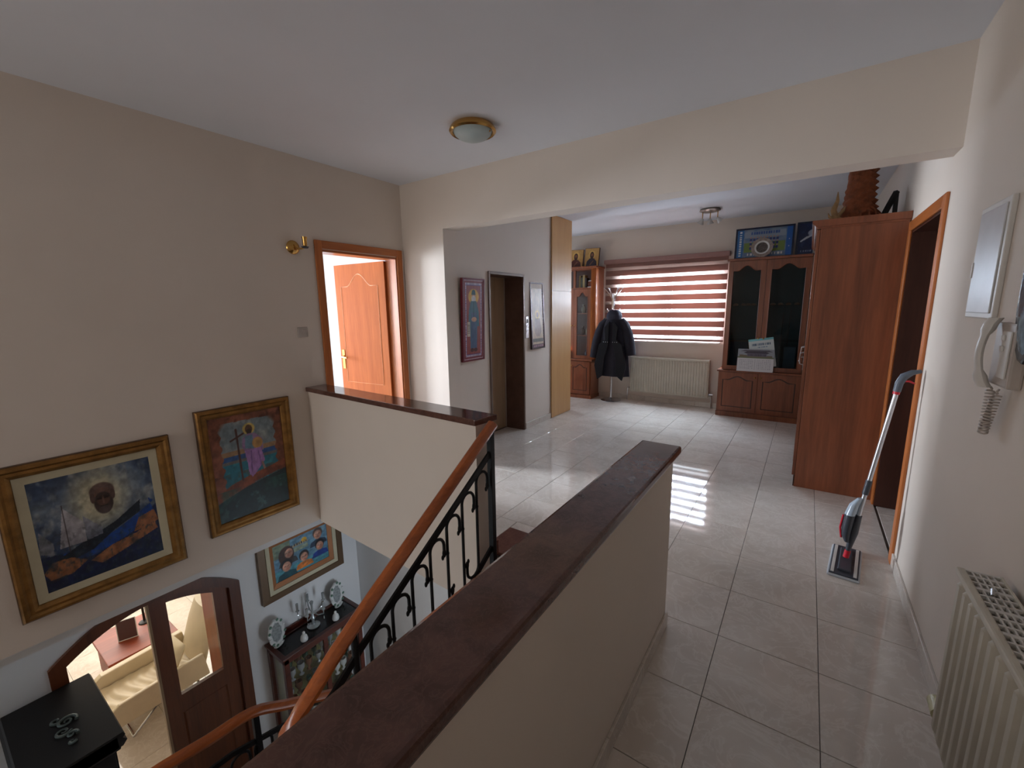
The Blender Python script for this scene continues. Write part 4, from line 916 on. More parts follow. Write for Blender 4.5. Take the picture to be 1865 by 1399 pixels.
solid_door(lc, -3.44, lx1-0.075, 0.075, 0.66, ly-0.03, -3.40, 0.58); solid_door(lc, -3.84, -3.445, 0.075, 0.66, ly-0.03, -3.48, 0.58)
BC = [(120, 104, 70), (52, 60, 54), (150, 132, 92), (40, 30, 34)]
x = -3.32
for i, (c, wdt, hh) in enumerate(zip(BC, (0.035, 0.03, 0.04, 0.03), (0.20, 0.17, 0.21, 0.16))):
    t = thing('book', (x+wdt/2, 6.96, 1.926), ['tan book leftmost on the open shelf of the left cabinet', 'dark green book, second on the open shelf of the left cabinet', 'tall ochre book, third on the open shelf of the left cabinet', 'black book at the right end of the row in the left cabinet'][i], 'book', 'books on the open shelf')
    M().box(x, x+wdt, 6.90, 7.02, 1.926, 1.926+hh).build('cover', plain('book_cover_%d' % i, rgb(*c), 0.6), t, bevel=0.003)
    M().box(x+0.004, x+wdt-0.004, 6.903, 7.017, 1.93, 1.926+hh+0.0015).build('pages', mat_cream, t); x += wdt+0.003
t = thing('small_photo_frame', (-3.13, 6.95, 1.926), 'small silver photo frame standing in the open shelf of the left cabinet', 'photo frame')
xf = back_wall(-3.185, 6.93, 1.926, 0.15); m = M(xf); frame_loop(m, 0.10, 0.12, [(0, 0), (0, 0.01), (0.016, 0.01), (0.016, 0)]); m.build('frame', chrome_m, t); m = M(xf); m.box(.016, .084, .016, .104, 0, .005); m.build('photo', plain('brown_photo', rgb(120, 70, 60), .4, var=.5, scale=40), t)
t = thing('leaning_card', (-3.05, 6.95, 1.926), 'thin pale card leaning at the right end of the open shelf', 'card')
m = M(Matrix.Translation((-3.075, 6.95, 1.9265)) @ Matrix.Rotation(0.25, 4, 'Y')); m.box(-0.003, 0.003, 0, 0.10, 0, 0.20); m.build('card', plain('grey_card', rgb(140, 136, 140), 0.4), t)
for i, (x, zz, c, l) in enumerate(((-3.27, 1.493, (150, 150, 140), 'grey vase on the upper inner shelf behind the cabinet glass'), (-3.18, 1.113, (120, 110, 80), 'olive jar on the middle inner shelf behind the cabinet glass'), (-3.28, 1.113, (90, 70, 60), 'brown bowl on the middle inner shelf behind the cabinet glass'), (-3.2, 0.702, (80, 90, 110), 'blue vase on the lowest inner shelf behind the cabinet glass'), (-3.55, 1.493, (196, 196, 192), 'white jug behind the half hidden cabinet door, upper shelf'), (-3.56, 1.113, (110, 60, 50), 'red brown pot behind the half hidden cabinet door'))):
    t = thing('vase', (x, 7.0, zz), l, 'ornament')
    m = M(); m.lathe([(0, 0), (0.03, 0.0), (0.045, 0.05), (0.04, 0.09), (0.018, 0.12), (0.024, 0.15), (0.015, 0.15), (0, 0.11)], (x, 7.0, zz), 14); m.build('body', plain('vase_glaze_%d' % i, rgb(*c), 0.25), t, smooth=True)
t = thing('vigil_lamp', (-3.47, 6.84, 0.70), 'small glowing orange vigil lamp on the left cabinet ledge', 'vigil lamp')
em = bpy.data.materials.new('flame'); em.use_nodes = True; b_ = em.node_tree.nodes['Principled BSDF']; b_.inputs['Base Color'].default_value = (*rgb(230, 110, 40), 1); b_.inputs['Emission Color'].default_value = (1.0, 0.30, 0.06, 1); b_.inputs['Emission Strength'].default_value = 6
m = M(); m.lathe([(0, 0), (0.026, 0), (0.02, 0.01), (0.012, 0.05), (0.026, 0.09), (0.034, 0.14), (0.030, 0.14), (0, 0.10)], (-3.47, 6.84, 0.70), 14); m.build('cup', plain('ruby_cup', rgb(110, 20, 16), 0.2), t, smooth=True)
m = M(); m.tube([(-3.475, 6.84, 0.835), (-3.468, 6.84, 0.87), (-3.448, 6.84, 0.905)], [0.012, 0.016, 0.004], 8); m.build('flame', em, t, smooth=True)
# icons on the left cabinet
def icon_small(seed, robe, hair):
    a = Art(60, 70, (186, 146, 84)); a.put((a.fbm(7, seed)-.5)*3, (160, 118, 62), .6); a.rect(.0, 0, .03, 1, (110, 70, 40)); a.rect(.97, 0, 1, 1, (110, 70, 40))
    a.ell(.5, .66, .24, .22, (206, 164, 92)); a.poly([(.10, 0), (.90, 0), (.84, .28), (.66, .44), (.5, .48), (.34, .44), (.16, .28)], robe); a.ell(.5, .62, .135, .19, hair); a.ell(.5, .62, .085, .12, (128, 84, 60)); a.ell(.5, .53, .07, .07, (60, 36, 30), .8)
    a.line(.4, .10, .6, .30, .03, (130, 90, 60), .8); return a
for x0, wdt, hh, al, art, lab in ((-3.585, 0.29, 0.31, 0.12, icon_small(4, (86, 40, 34), (50, 34, 30)), 'gold icon of a brown robed figure on the left cabinet, partly hidden'), (-3.275, 0.27, 0.315, 0.12, icon_small(9, (44, 36, 52), (40, 28, 30)), 'gold icon of a dark robed figure on the left cabinet, nearer the window')):
    t = thing('icon', (x0+wdt/2, 7.03, 2.276), lab, 'icon')
    xf = back_wall(x0, 6.99, 2.276, al) @ Matrix.Rotation(-0.03, 4, 'Z'); m = M(xf); m.box(0, wdt, 0, hh, -0.018, 0.0); m.build('panel', dark_wood, t, bevel=0.002); art.build(xf @ Matrix.Translation((.006, .006, 0)), wdt-.012, hh-.012, 'print', t, 0.001, 0.35)
# ================================================================== coat stand and coat
SX, SY = -2.70, 6.93
cs = thing('coat_stand', (SX, SY, 0), 'chrome coat stand with splayed hooks and a round base before the window', 'coat stand')
m = M(); m.lathe([(0, 0), (0.165, 0.0), (0.17, 0.012), (0.15, 0.024), (0.05, 0.034), (0.03, 0.05), (0.0, 0.05)], (SX, SY, 0), 32); m.build('base', chrome_m, cs, smooth=True)
m = M(); m.cyl((SX, SY, 0.03), (SX, SY, 1.80), 0.019, 14); m.build('pole', chrome_m, cs, smooth=True)
for k in range(6):
    a = 2*PI*k/6+0.3; c, s_ = math.cos(a), math.sin(a)
    m = M(); m.tube([(SX+c*0.018, SY+s_*0.018, 1.56), (SX+c*0.022, SY+s_*0.022, 1.72), (SX+c*0.06, SY+s_*0.06, 1.80), (SX+c*0.145, SY+s_*0.145, 1.895)], 0.0065, 7); m.sph((SX+c*0.145, SY+s_*0.145, 1.895), 0.010, 8, 6); m.build('upper_hook', chrome_m, cs, smooth=True)
    if k % 2 == 0:
        a += 0.5; c, s_ = math.cos(a), math.sin(a)
        m = M(); m.tube([(SX+c*0.018, SY+s_*0.018, 1.52), (SX+c*0.06, SY+s_*0.06, 1.50), (SX+c*0.12, SY+s_*0.12, 1.56)], 0.006, 7); m.sph((SX+c*0.12, SY+s_*0.12, 1.56), 0.009, 8, 6); m.build('lower_hook', chrome_m, cs, smooth=True)
ct = thing('coat', (SX+0.02, SY-0.03, 0.38), 'dark navy winter coat with black lapels hanging on the coat stand', 'coat')
CX = SX+0.03; CY = SY-0.02
def coat_ring(z, hx, hy, n=36, wob=0.0, cx=CX, cy=CY, ph=0):
    return [(cx+hx*math.cos(2*PI*i/n)*(1+wob*math.sin(7*2*PI*i/n+ph)), cy+hy*math.sin(2*PI*i/n)*(1+wob*math.sin(5*2*PI*i/n+ph)), z) for i in range(n)]
spec = [(0.44, .27, .13, .07), (0.56, .265, .125, .06), (0.75, .25, .12, .05), (0.92, .235, .115, .03), (1.02, .225, .11, .02), (1.15, .225, .11, .02), (1.26, .21, .11, .01), (1.33, .18, .105, .01), (1.39, .14, .09, 0), (1.43, .10, .075, 0), (1.46, .08, .065, 0)]
m = M(); m.loft([coat_ring(z_, a, b, 36, w_, ph=z_*2) for z_, a, b, w_ in spec]); m.build('body', coat_m, ct, smooth=True)
m = M()
for sg in (-1, 1):
    pts = [(CX+sg*0.12, CY, 1.37), (CX+sg*0.19, CY-.01, 1.29), (CX+sg*0.245, CY-.02, 1.16), (CX+sg*0.29, CY-.03, 1.00), (CX+sg*0.312, CY-.04, 0.86), (CX+sg*0.325, CY-.045, 0.86-0.12*(1 if sg < 0 else 0.45))]
    m = M(); m.tube(pts, [0.062, 0.078, 0.082, 0.08, 0.078, 0.076], 14); m.build('sleeve', coat_m, ct, smooth=True)
m = M(); m.loft([coat_ring(1.39, .12, .09, 28, .03, cy=CY-.01), coat_ring(1.44, .132, .10, 28, .03, cy=CY-.015), coat_ring(1.50, .115, .085, 28, .05, cy=CY-.01), coat_ring(1.545, .07, .055, 28, .05), coat_ring(1.52, .055, .045, 28, 0), coat_ring(1.44, .055, .045, 28)]); m.build('hood', plain('navy_hood_lining', rgb(34, 34, 52), 0.8), ct, smooth=True)
for sg in (-1, 1):
    a_ = sg*0.045; b_ = sg*0.20
    pts_o = [(CX+sg*.03, 1.36), (CX+sg*.12, 1.26), (CX+sg*.10, 1.06), (CX+sg*0.20, 0.98), (CX+sg*0.275, 0.62), (CX+sg*0.215, 0.385), (CX+sg*0.12, 0.46), (CX+sg*0.10, 0.75), (CX+sg*.035, 0.98)]
    m = M(); m.loft([[(x, CY-0.105-0.02*(1.4-z_), z_) for x, z_ in pts_o], [(x, CY-0.135-0.03*(1.4-z_), z_) for x, z_ in pts_o]]); m.build('front_panel', velvet_m, ct, bevel=0.008)
    for k in range(3):
        m = M(); m.sph((CX+sg*(0.045+0.035*k), CY-0.155, 1.02), 0.008, 8, 6); m.build('button', chrome_m, ct, smooth=True)
# ================================================================== things on the wardrobe
pl = thing('palm_trunk', (0.26, 4.80, 2.256), 'shaggy reddish palm trunk section standing on top of the wardrobe', 'palm trunk')
rings = []; n = 40; rr = random.Random(4)
for i in range(24):
    t_ = i/23; z_ = 2.262+t_*0.56; R = 0.105-0.018*t_+(0.03*(1-t_)**3); saw = 0.012*((i % 2)*2-1)
    rings.append([(0.262+0.01*math.sin(t_*3)+(R+saw*(1 if math.cos(2*PI*k/n-0.5) > -.2 else .3)+rr.uniform(-.007, .007))*math.cos(2*PI*k/n), 4.80+(R+rr.uniform(-.007, .007)+saw*.4)*math.sin(2*PI*k/n), z_+0.010*math.sin(5*2*PI*k/n)) for k in range(n)])
m = M(); m.loft(rings); m.build('trunk', bark_m, pl, smooth=False)
for k in range(16):
    a = 2*PI*k/16+rr.uniform(-.1, .1); m = M(); z0 = 2.30+rr.uniform(0, .04)
    m.tube([(0.262+0.10*math.cos(a), 4.80+0.10*math.sin(a), z0+.05), (0.262+0.15*math.cos(a), 4.80+0.15*math.sin(a), z0+rr.uniform(-.0, .03)), (0.262+0.17*math.cos(a), 4.80+0.16*math.sin(a), 2.268)], [0.014, 0.009, 0.003], 5); m.build('root_fibre', bark_m, pl, smooth=True)
dh = thing('dried_husk', (0.14, 4.62, 2.257), 'pale dry twisted husk standing left of the palm trunk', 'husk')
m = M(); m.tube([(0.17, 4.62, 2.27), (0.115, 4.60, 2.29), (0.095, 4.60, 2.36), (0.115, 4.60, 2.43), (0.112, 4.6, 2.50)], [0.018, 0.028, 0.022, 0.014, 0.003], 8); m.tube([(0.12, 4.60, 2.30), (0.16, 4.59, 2.35), (0.17, 4.59, 2.38)], [0.016, 0.012, 0.003], 7); m.tube([(0.10, 4.6, 2.29), (0.07, 4.60, 2.31), (0.06, 4.6, 2.34)], [0.014, 0.01, 0.003], 7)
m.build('husk', drift_m, dh, smooth=True)
kb = thing('dark_stand', (0.47, 4.80, 2.256), 'black slanting stand frame behind the palm trunk on the wardrobe', 'frame')
m = M(); m.tube([(0.42, 4.75, 2.265), (0.47, 4.80, 2.40), (0.505, 4.84, 2.49)], 0, sq=(.03, .03)); m.build('strut', black_m, kb)
m = M(); m.tube([(0.505, 4.84, 2.49), (0.51, 4.84, 2.262)], 0, sq=(.03, .03)); m.build('post', black_m, kb)
m = M(); m.tube([(0.40, 4.75, 2.268), (0.52, 4.84, 2.268)], 0, sq=(.02, .02)); m.build('foot', black_m, kb)
# ================================================================== spray mop
mp = thing('spray_mop', (0.335, 3.16, 0), 'silver and grey spray mop with red details leaning by the doorway', 'mop')
R_ = Matrix.Translation((0.322, 3.165, 0)) @ Matrix.Rotation(math.radians(-6), 4, 'Z')
m = M(R_); m.box(-0.078, 0.078, -0.205, 0.205, 0.002, 0.014); m.build('pad', plain('white_microfibre', rgb(190, 192, 196), 0.9), mp, bevel=0.006)
m = M(R_); m.box(-0.070, 0.070, -0.195, 0.195, 0.014, 0.022); m.build('head', dgrey_m, mp, bevel=0.004)
m = M(R_); m.box(-0.032, 0.032, -0.15, 0.15, 0.022, 0.034); m.build('head_ridge', dgrey_m, mp, bevel=0.008)
for s_ in (-1, 1): m = M(R_); m.box(-0.062*1+ (0 if s_ < 0 else 0.108), -0.046+(0 if s_ < 0 else 0.108), -0.185, 0.185, 0.021, 0.024); m.build('grey_stripe', plas_m, mp, bevel=0.001)
P0 = Vector((0.322, 3.165, 0.045)); P1 = Vector((0.452, 3.205, 1.10)); U = (P1-P0)
at = lambda t_, dx=0, dy=0: P0+U*t_+Vector((dx, dy, 0))
m = M(); m.cyl(P0, at(0.045), 0.016, 10); m.build('joint', red_m, mp, smooth=True)
m = M(); m.tube([at(0.04), at(0.10), at(0.16), at(0.27)], [0.012, 0.018, 0.024, 0.018], 12); m.build('lower_body', dgrey_m, mp, smooth=True)
m = M(); rings = []
for t_, o_, a_, b_2 in ((0.10, .02, .012, .012), (0.14, .034, .022, .026), (0.20, .04, .026, .034), (0.27, .042, .027, .034), (0.33, .036, .024, .026), (0.375, .018, .012, .014)):
    c = at(t_, -o_, -0.012); rings.append([c+Vector((a_*math.cos(2*PI*q/14), b_2*math.sin(2*PI*q/14), 0)) for q in range(14)])
m.loft(rings[:4]); m.build('bottle_cradle', dgrey_m, mp, smooth=True)
m = M(); m.loft(rings[3:]); m.build('bottle', plain('pale_grey_bottle', rgb(176, 190, 202), 0.2), mp, smooth=True)
m = M(); m.tube([at(.12, -.052, -.012), at(.18, -.070, -.012), at(.26, -.072, -.012)], 0.006, 6); m.build('red_trim', red_m, mp, smooth=True)
m = M(); m.cyl(at(.26), at(.40), 0.0125, 12); m.build('lower_tube', alu_m, mp, smooth=True)
m = M(); m.cyl(at(.40), at(.485), 0.0165, 12); m.build('coupling', dgrey_m, mp, smooth=True)
m = M(); m.cyl(at(.485), at(.99), 0.0125, 12); m.build('upper_tube', alu_m, mp, smooth=True)
m = M(); m.cyl(at(.985), at(1.005), 0.0165, 12); m.build('collar', red_m, mp, smooth=True)
T = at(1.0)
m = M(); m.tube([T, T+Vector((0.006, 0, 0.05)), T+Vector((0.022, 0.003, 0.088)), T+Vector((0.055, 0.008, 0.112)), T+Vector((0.092, 0.018, 0.120))], [0.018, 0.0195, 0.021, 0.015, 0.010], 12); m.build('grip', plain('mid_grey_rubber', rgb(92, 100, 112), 0.45), mp, smooth=True)
m = M(); m.tube([T+Vector((0.02, 0.0, 0.062)), T+Vector((0.048, 0.004, 0.062)), T+Vector((0.072, 0.008, 0.050))], [0.006, 0.006, 0.004], 8); m.build('trigger', red_m, mp, smooth=True)
# ================================================================== LOWER STOREY THINGS
def family(nu=110, nv=76):
    a = Art(nu, nv, (92, 134, 160)); a.put((a.fbm(5, 6, 1.5)-.45)*4, (140, 170, 186), .7); a.rect(0, .62, .30, 1, (120, 130, 96), .8); a.rect(.18, .60, .62, .72, (176, 172, 120), .6)
    a.poly([(.30, .74), (.38, .82), (.60, .84), (.64, .74)], (176, 160, 120)); a.marks(.32, .76, .62, .82, 7, (70, 70, 80)); a.ell(.56, .84, .05, .06, (206, 160, 50)); a.rect(0, 0, 1, .28, (70, 150, 160), .7)
    def head(x, y, s, shirt, hair, long=False):
        s *= 1.12
        a.poly([(x-s*1.35, y-s*2.4), (x-s*1.1, y-s*1.35), (x-s*.4, y-s), (x+s*.4, y-s), (x+s*1.1, y-s*1.35), (x+s*1.35, y-s*2.4)], shirt)
        if long: a.ell(x-s*.2, y-s*.3, s*1.05, s*1.9, hair)
        a.ell(x, y+s*.35, s*.74, s*1.15, hair); a.ell(x+(.15*s if long else 0), y-.05*s, s*.56, s*1.0, (204, 148, 122)); a.ell(x+.26*s, y-.15*s, s*.30, s*.75, (160, 104, 86), .55, .6); a.ell(x-.12*s, y+.30*s, s*.30, s*.35, (226, 178, 150), .6, .7); a.ell(x, y-.12*s, .07*s, .2*s, (176, 116, 96), .8); a.line(x-.28*s, y+.1*s, x-.12*s, y+.1*s, .006, (60, 40, 40)); a.line(x+.12*s, y+.1*s, x+.28*s, y+.1*s, .006, (60, 40, 40)); a.line(x-.12*s, y-.55*s, x+.12*s, y-.55*s, .006, (170, 70, 70))
    head(.25, .66, .115, (60, 60, 60), (66, 40, 34), True); head(.82, .80, .115, (44, 62, 84), (92, 74, 66)); head(.84, .46, .11, (30, 60, 140), (26, 22, 26)); head(.53, .36, .11, (226, 128, 50), (30, 24, 26)); head(.21, .32, .12, (20, 74, 84), (26, 22, 26)); a.put((a.fbm(20, 41, 1.5)-.55)*5, (60, 90, 110), .25); a.mottled(.28, 16); return a
# framed family picture
xf = left_wall(XW, 1.885, -1.385); t = thing('family_portrait', (XW, 2.28, -1.38), 'painted portrait of five people in a layered brown and cream frame, lower storey', 'picture')
brownf = plain('bronze_brown_frame', rgb(104, 82, 60), 0.4, 0.3)
m = M(xf); frame_loop(m, 0.80, 0.60, [(-0.075, 0), (-0.075, 0.05), (-0.01, 0.055), (0, 0.045), (0, 0)]); m.build('outer_frame', brownf, t)
m = M(xf); frame_loop(m, 0.80, 0.60, [(0, 0), (0, 0.05), (0.042, 0.046), (0.042, 0)]); m.build('cream_frame', mat_cream, t)
m = M(xf); frame_loop(m, 0.80, 0.60, [(0.042, 0), (0.042, 0.036), (0.088, 0.016), (0.088, 0)]); m.build('inner_frame', plain('orange_gilt_frame', rgb(172, 116, 76), 0.4, 0.3), t)
family().build(xf @ Matrix.Translation((.088, .088, 0)), .624, .424, 'canvas', t, .010, .35)
# mahogany curio cabinet
q0, q1, X0, X1, ZT = 1.80, 2.72, XW+0.005, -4.13, -1.915
cu = thing('curio_cabinet', (-4.31, 2.26, FZ), 'low mahogany curio cabinet with glass front under the family portrait', 'cabinet')
fr = M()
for y in (q0, q1-0.05):
    for x in (X0, X1-0.05): fr.box(x, x+0.05, y, y+0.05, FZ, ZT-0.02)
fr.box(X0, X1, q0, q1, ZT-0.085, ZT-0.02); fr.box(X0, X1, q0, q1, FZ+0.06, FZ+0.16); fr.box(X1-0.03, X1-0.005, 2.235, 2.285, FZ+0.16, ZT-0.085)
fr.build('frame', mahog_m, cu, bevel=0.004)
m = M(); frame_loop(M(basis((X0, q0, ZT-0.02), (1, 0, 0), (0, 1, 0))), 1, 1, [(0, 0), (0, 0.001), (0.001, 0.001), (0.001, 0)])
T_ = basis((X0-0.0, q0-0.02, ZT-0.02), (1, 0, 0), (0, 1, 0)); m = M(T_); frame_loop(m, X1-X0+0.02, q1-q0+0.04, [(0, 0), (0, 0.022), (0.05, 0.022), (0.05, 0)]); m.build('top_frame', mahog_m, cu, bevel=0.004)
M().box(X0+0.045, X1-0.03, q0+0.03, q1-0.03, ZT-0.012, ZT-0.004).build('glass_top', glassy('grey_glass_top', (0.55, 0.58, 0.60)), cu)
M().box(X1-0.02, X1-0.016, q0+0.05, 2.235, FZ+0.16, ZT-0.085).build('glass_pane', glass_m, cu); M().box(X1-0.02, X1-0.016, 2.285, q1-0.05, FZ+0.16, ZT-0.085).build('glass_pane', glass_m, cu)
M().box(X0+0.05, X1-0.05, q0+0.016, q0+0.02, FZ+0.16, ZT-0.085).build('glass_pane', glass_m, cu)
M().box(X0, X0+0.012, q0+0.05, q1-0.05, FZ+0.16, ZT-0.085).build('mirror_back', plain('olive_gold_back_panel', rgb(150, 140, 90), 0.3, 0.3), cu)
for zz in (-2.30, -2.62): M().box(X0+0.012, X1-0.03, q0+0.05, q1-0.05, zz, zz+0.006).build('glass_shelf', glass_m, cu)
m = M(); m.box(X0, X0+0.02, 1.98, 2.30, ZT+0.002, ZT+0.05); m.build('gallery_rail', mahog_m, cu, bevel=0.003)
cups = []
kk = 0
names_ = ['silver cup', 'white porcelain cup', 'green glass', 'brown ceramic jug']
for zz in (-2.294, -2.614, -2.975):
    for j in range(8):
        for row in (0, 1):
            y = 1.90+0.10*j+(0.03 if row else 0)+rr.uniform(-.01, .01); x = -4.22-0.13*row; ci = rr.randrange(4); c = [(190, 196, 200), (214, 214, 210), (70, 104, 88), (120, 78, 56)][ci]
            ORD = ['first', 'second', 'third', 'fourth', 'fifth', 'sixth', 'seventh', 'eighth']
            t = thing('trinket', (x, y, zz), '%s, %s from left, %s row, %s shelf of the curio cabinet' % (['silver goblet', 'white porcelain cup', 'green glass cup', 'brown ceramic cup'][ci], ORD[j], 'back' if row else 'front', {-2.294: 'top', -2.614: 'middle', -2.975: 'bottom'}[zz]), 'ornament', 'ornaments in the curio cabinet')
            s_ = rr.uniform(.75, 1.2); m = M(); m.lathe([(0, 0), (0.026*s_, 0), (0.012, 0.015), (0.012, 0.035), (0.036*s_, 0.06*s_+.02), (0.034*s_, 0.11*s_+.02), (0.028*s_, 0.11*s_+.02), (0, 0.05)], (x, y, zz), 10)
            m.build('vessel', plain('ornament_glaze_%d' % ci, rgb(*c), 0.15, 0.5 if ci == 0 else 0), t, smooth=True); kk += 1
# porcelain oval frames on top
for y, x, lab in ((1.875, -4.36, 'oval porcelain frame with green leaves, left end of the curio cabinet top'), (2.60, -4.38, 'oval porcelain frame with green leaves, right end of the curio cabinet top')):
    t = thing('porcelain_frame', (x, y, ZT+0.003), lab, 'ornament'); q = Matrix.Translation((x, y, ZT+0.003)) @ Matrix.Rotation(0.35, 4, 'Z') @ Matrix.Rotation(-0.14, 4, 'Y')
    m = M(q); m.lathe([(0.0, 0.0), (0.055, 0.0), (0.065, 0.012), (0.045, 0.022), (0.0, 0.024)], (0, 0, 0), 20, sx=.5); m.build('foot', porc_m, t, smooth=True)
    rings = []
    for k in range(32):
        a = 2*PI*k/32; ca, sa = math.cos(a), math.sin(a); R = 1+0.05*math.sin(9*a)
        rings.append([(0.014*math.cos(b), (0.085*R+0.022*math.sin(b))*ca, 0.15+(0.120*R+0.022*math.sin(b))*sa) for b in [2*PI*j/8 for j in range(8)]])
    m = M(q); m.loft(rings, closed=True); m.build('oval_rim', porc_m, t, smooth=True)
    m = M(q); m.lathe([(0, -0.004), (0.078, -0.004), (0.078, 0.004), (0, 0.006)], (0, 0, 0.15), 24, 'X', sx=1, sy=1.4)
    m.build('picture', plain('grey_print', rgb(150, 156, 156), 0.3, var=.4, scale=40), t, smooth=True)
    for k in range(12):
        a = 2*PI*k/12+.2; m = M(q); m.sph((0.016, 0.098*math.cos(a), 0.15+0.135*math.sin(a)), (0.010, 0.018, 0.014), 8, 5); m.build('leaf', green_m if k % 3 else porc_m, t, smooth=True)
# candelabra
t = thing('candelabra', (-4.32, 2.24, ZT+0.003), 'clear crystal candelabra with several arms on the curio cabinet', 'candelabra')
m = M(); m.lathe([(0, 0), (0.065, 0), (0.07, 0.01), (0.024, 0.03), (0.014, 0.07), (0.026, 0.10), (0.012, 0.13), (0.012, 0.26), (0.022, 0.30), (0.0, 0.32)], (-4.32, 2.24, ZT+0.003), 14); m.build('stem', crystal_m, t, smooth=True)
for k in range(5):
    a = 2*PI*k/5+.4; c, s_ = math.cos(a), math.sin(a); r_ = 0.145; zc = ZT+0.18
    m = M(); m.tube([(-4.32, 2.24, zc), (-4.32+c*r_*.5, 2.24+s_*r_*.5, zc-0.03), (-4.32+c*r_, 2.24+s_*r_, zc), (-4.32+c*r_, 2.24+s_*r_, zc+.06)], 0.006, 6); m.lathe([(0, 0), (0.022, 0.0), (0.012, 0.012), (0.014, 0.09), (0, 0.09)], (-4.32+c*r_, 2.24+s_*r_, zc+.055), 10); m.build('arm', crystal_m, t, smooth=True)
    m = M(); m.lathe([(0.0, 0), (0.006, 0.01), (0, 0.05)], (-4.32+c*r_, 2.24+s_*r_, zc-.07), 6); m.build('pendant', crystal_m, t, smooth=True)
for y, lab in ((2.06, 'small white porcelain figurine left of the crystal candelabra'), (2.44, 'small white porcelain figurine right of the crystal candelabra')):
    t = thing('figurine', (-4.20, y, ZT+0.003), lab, 'figurine')
    m = M(); m.lathe([(0, 0), (0.035, 0), (0.04, 0.02), (0.032, 0.055), (0.016, 0.075), (0.0, 0.08)], (-4.20, y, ZT+0.003), 14); m.build('body', porc_m, t, smooth=True)
    m = M(); m.sph((-4.20, y, ZT+0.093), (0.016, 0.016, 0.018), 10, 7); m.build('head', porc_m, t, smooth=True)
# dark carved cabinet, lower left
bc = thing('tall_dark_cabinet', (-4.03, 0.27, FZ), 'nearly black tall cabinet with a silvery scroll carving on top, lower left', 'cabinet')
M().box(-4.44, -3.66, 0.06, 0.46, FZ, -1.30).build('carcass', black_m, bc)
m = M(); m.prism([(0.03, -1.30), (0.02, -1.27), (0.045, -1.24), (0.035, -1.225), (0.045, -1.20), (0.50, -1.20), (0.51, -1.225), (0.495, -1.24), (0.515, -1.27), (0.49, -1.30)], 'X', -4.46, -3.60); m.build('cornice', black_m, bc)
m = M(); m.box(-3.66, -3.60, 0.05, 0.48, -1.32, -1.205); m.build('front_moulding', black_m, bc, bevel=0.012)
for a, b in ((0.07, 0.255), (0.265, 0.45)): M().box(-3.66, -3.645, a, b, FZ+0.1, -1.35).build('door', black_m, bc, bevel=0.006)
for cx, cy, r0, n_, sgn in ((-4.02, 0.30, 0.055, 26, 1), (-3.93, 0.27, 0.045, 22, -1), (-3.86, 0.30, 0.03, 18, 1), (-4.08, 0.26, 0.035, 18, -1), (-3.79, 0.29, 0.022, 14, -1)):
    P = []
    for i in range(n_):
        a = sgn*i*0.42+1; r = r0*(1-i/(n_+2)); P.append((cx+r*math.cos(a), cy+r*math.sin(a), -1.193+0.002*i/n_))
    m = M(); m.tube(P, [0.011*(1-.6*i/n_) for i in range(n_)], 7); m.build('scroll', plain('tarnished_silver', rgb(92, 104, 102), 0.5, 0.4), bc, smooth=True)
# armchair seen through the arch
ac = thing('armchair', (-6.2, 1.2, FZ), 'cream leather armchair on steel legs in the living room beyond the arch', 'armchair')
SZ = -2.74
m = M(); m.grid(lambda a, b: (-6.46+0.60*a, 0.78+0.86*b, SZ+0.012*math.sin(b*46+3*math.sin(a*5))*(0.4+0.6*math.sin(PI*a))+0.03*math.sin(PI*a)*math.sin(PI*b)), 14, 60); m.build('seat_cover', cream_f, ac, smooth=True)
M().box(-6.46, -5.86, 0.78, 1.66, SZ-0.12, SZ-0.004).build('seat', cream_f, ac, bevel=0.02)
def arm(x0, x1):
    m = M(); pr_ = [(0.76, SZ-0.12), (0.74, SZ+0.02), (0.76, SZ+0.11), (0.82, SZ+0.15), (1.62, SZ+0.19), (1.66, SZ-0.12)]
    m.prism(pr_, 'X', x0, x1); m.build('armrest', cream_f, ac, bevel=0.018)
arm(-6.56, -6.47); arm(-5.85, -5.80)
m = M(); rings = []
for t_ in [i/10 for i in range(11)]:
    z_ = SZ+0.02+0.62*t_; y_ = 1.62+0.20*t_; hw = 0.33*(1-0.55*max(0, t_-.55)**1.3); rings.append([(-6.16+hw*math.cos(2*PI*k/20)*1.0, y_+0.07*math.sin(2*PI*k/20), z_) for k in range(20)])
m.loft(rings); m.build('backrest', cream_f, ac, smooth=True)
m = M(); m.tube([(-5.83, 1.30, SZ-0.10), (-5.83, 1.12, SZ-0.13), (-5.90, 0.90, FZ+0.015), (-6.45, 0.90, FZ+0.015), (-6.50, 1.12, SZ-0.13), (-6.50, 1.3, SZ-0.1)], 0.014, 8); m.build('steel_leg', chrome_m, ac, smooth=True)
m = M(); m.tube([(-5.83, 1.30, SZ-0.10), (-5.88, 1.62, FZ+0.015), (-6.45, 1.62, FZ+0.015), (-6.50, 1.3, SZ-0.1)], 0.014, 8); m.build('steel_leg', chrome_m, ac, smooth=True)
cu_ = thing('cushion', (-6.1, 1.38, SZ+0.02), 'pale square cushion leaning against the armchair back', 'cushion')
q = Matrix.Translation((-6.10, 1.27, SZ+0.03)) @ Matrix.Rotation(-0.5, 4, 'X') @ Matrix.Rotation(0.1, 4, 'Z')
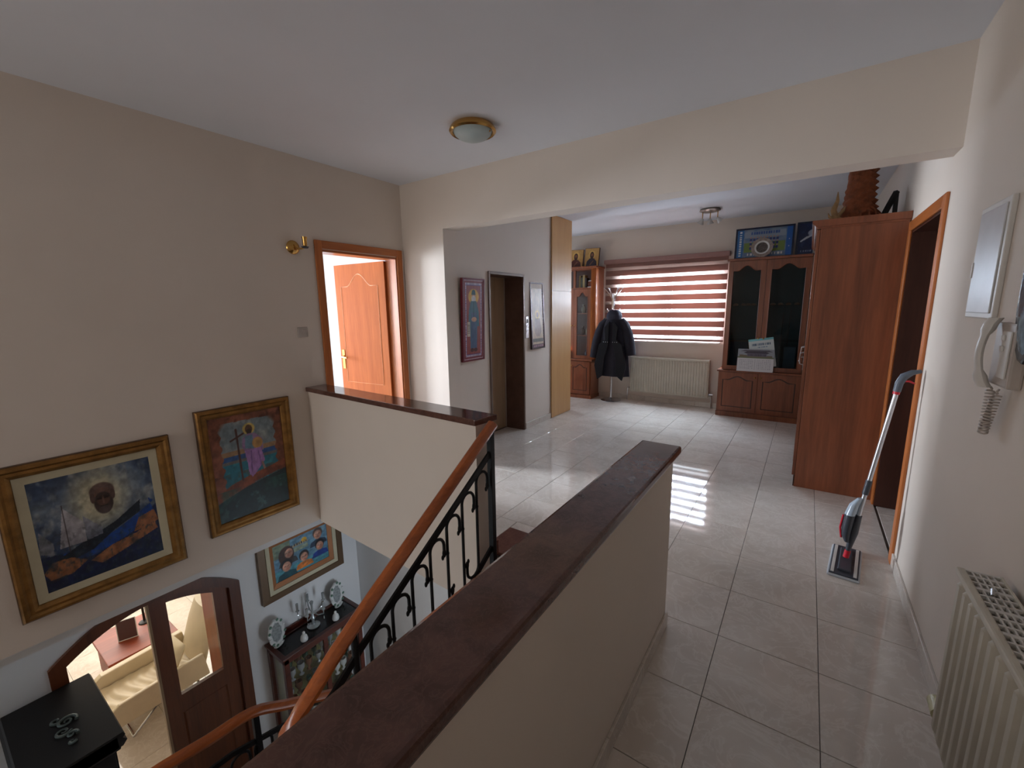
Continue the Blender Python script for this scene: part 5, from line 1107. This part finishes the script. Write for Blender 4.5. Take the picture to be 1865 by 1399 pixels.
def pil(a, b, sg):
    e = (1-abs(2*a-1)**2.6)*(1-abs(2*b-1)**2.6); return (-0.22+0.44*a, sg*0.065*max(e, 0)**.5, 0.40*b)
m = M(q); m.grid(lambda a, b: pil(a, b, 1), 16, 16); m.grid(lambda a, b: pil(a, b, -1), 16, 16); m.build('cover', pillow_m, cu_, smooth=True, recalc=False)
# desk
dk = thing('sideboard', (-6.7, 1.2, FZ), 'glossy red brown wooden sideboard behind the cream armchair', 'sideboard')
dm = wood('red_mahogany_sideboard', rgb(110, 40, 18), rgb(150, 66, 34), 'Y', 0.5)
M().box(-7.44, -6.62, 0.91, 1.62, -2.64, -2.60).build('top', dm, dk, bevel=0.008)
M().box(-7.40, -6.68, 0.95, 1.60, FZ+0.06, -2.64).build('carcass', dm, dk)
for a, b in ((0.98, 1.27), (1.28, 1.57)): M().box(-6.68, -6.66, a, b, FZ+0.1, -2.66).build('door', dm, dk, bevel=0.005)
t = thing('picture_frame', (-7.0, 1.18, -2.60), 'small white edged picture frame standing on the sideboard', 'picture frame')
xf = basis((-7.02, 1.10, -2.599), (0.35, .94, 0), (-0.25, 0.05, 1)); m = M(xf); frame_loop(m, 0.20, 0.26, [(0, 0), (0, .012), (.008, .012), (.008, 0)]); m.build('frame', porc_m, t); m = M(xf); m.box(.008, .192, .008, .252, 0, .006); m.build('picture', plain('dark_red_picture', rgb(70, 26, 20), .3), t)
t = thing('table_lamp', (-7.2, 1.42, -2.60), 'dark slim lamp standing on the sideboard beside the picture frame', 'lamp')
m = M(); m.lathe([(0, 0), (0.07, 0), (0.06, 0.015), (0.015, 0.03), (0.012, 0.28), (0, 0.28)], (-7.2, 1.42, -2.60), 14); m.build('base', black_m, t, smooth=True)
m = M(); m.lathe([(0.05, 0), (0.09, -0.13), (0.086, -0.13), (0.046, 0)], (-7.2, 1.42, -2.19), 16, closed=True); m.build('shade', dgrey_m, t, smooth=True)
m = M(); m.box(-7.0, -6.92, 1.40, 1.52, -2.599, -2.585); tag(m.build('notepad', plain('white_paper', rgb(220, 220, 214), .7), None, bevel=0.002), 'small white notepad lying on the sideboard near the lamp', 'notepad')
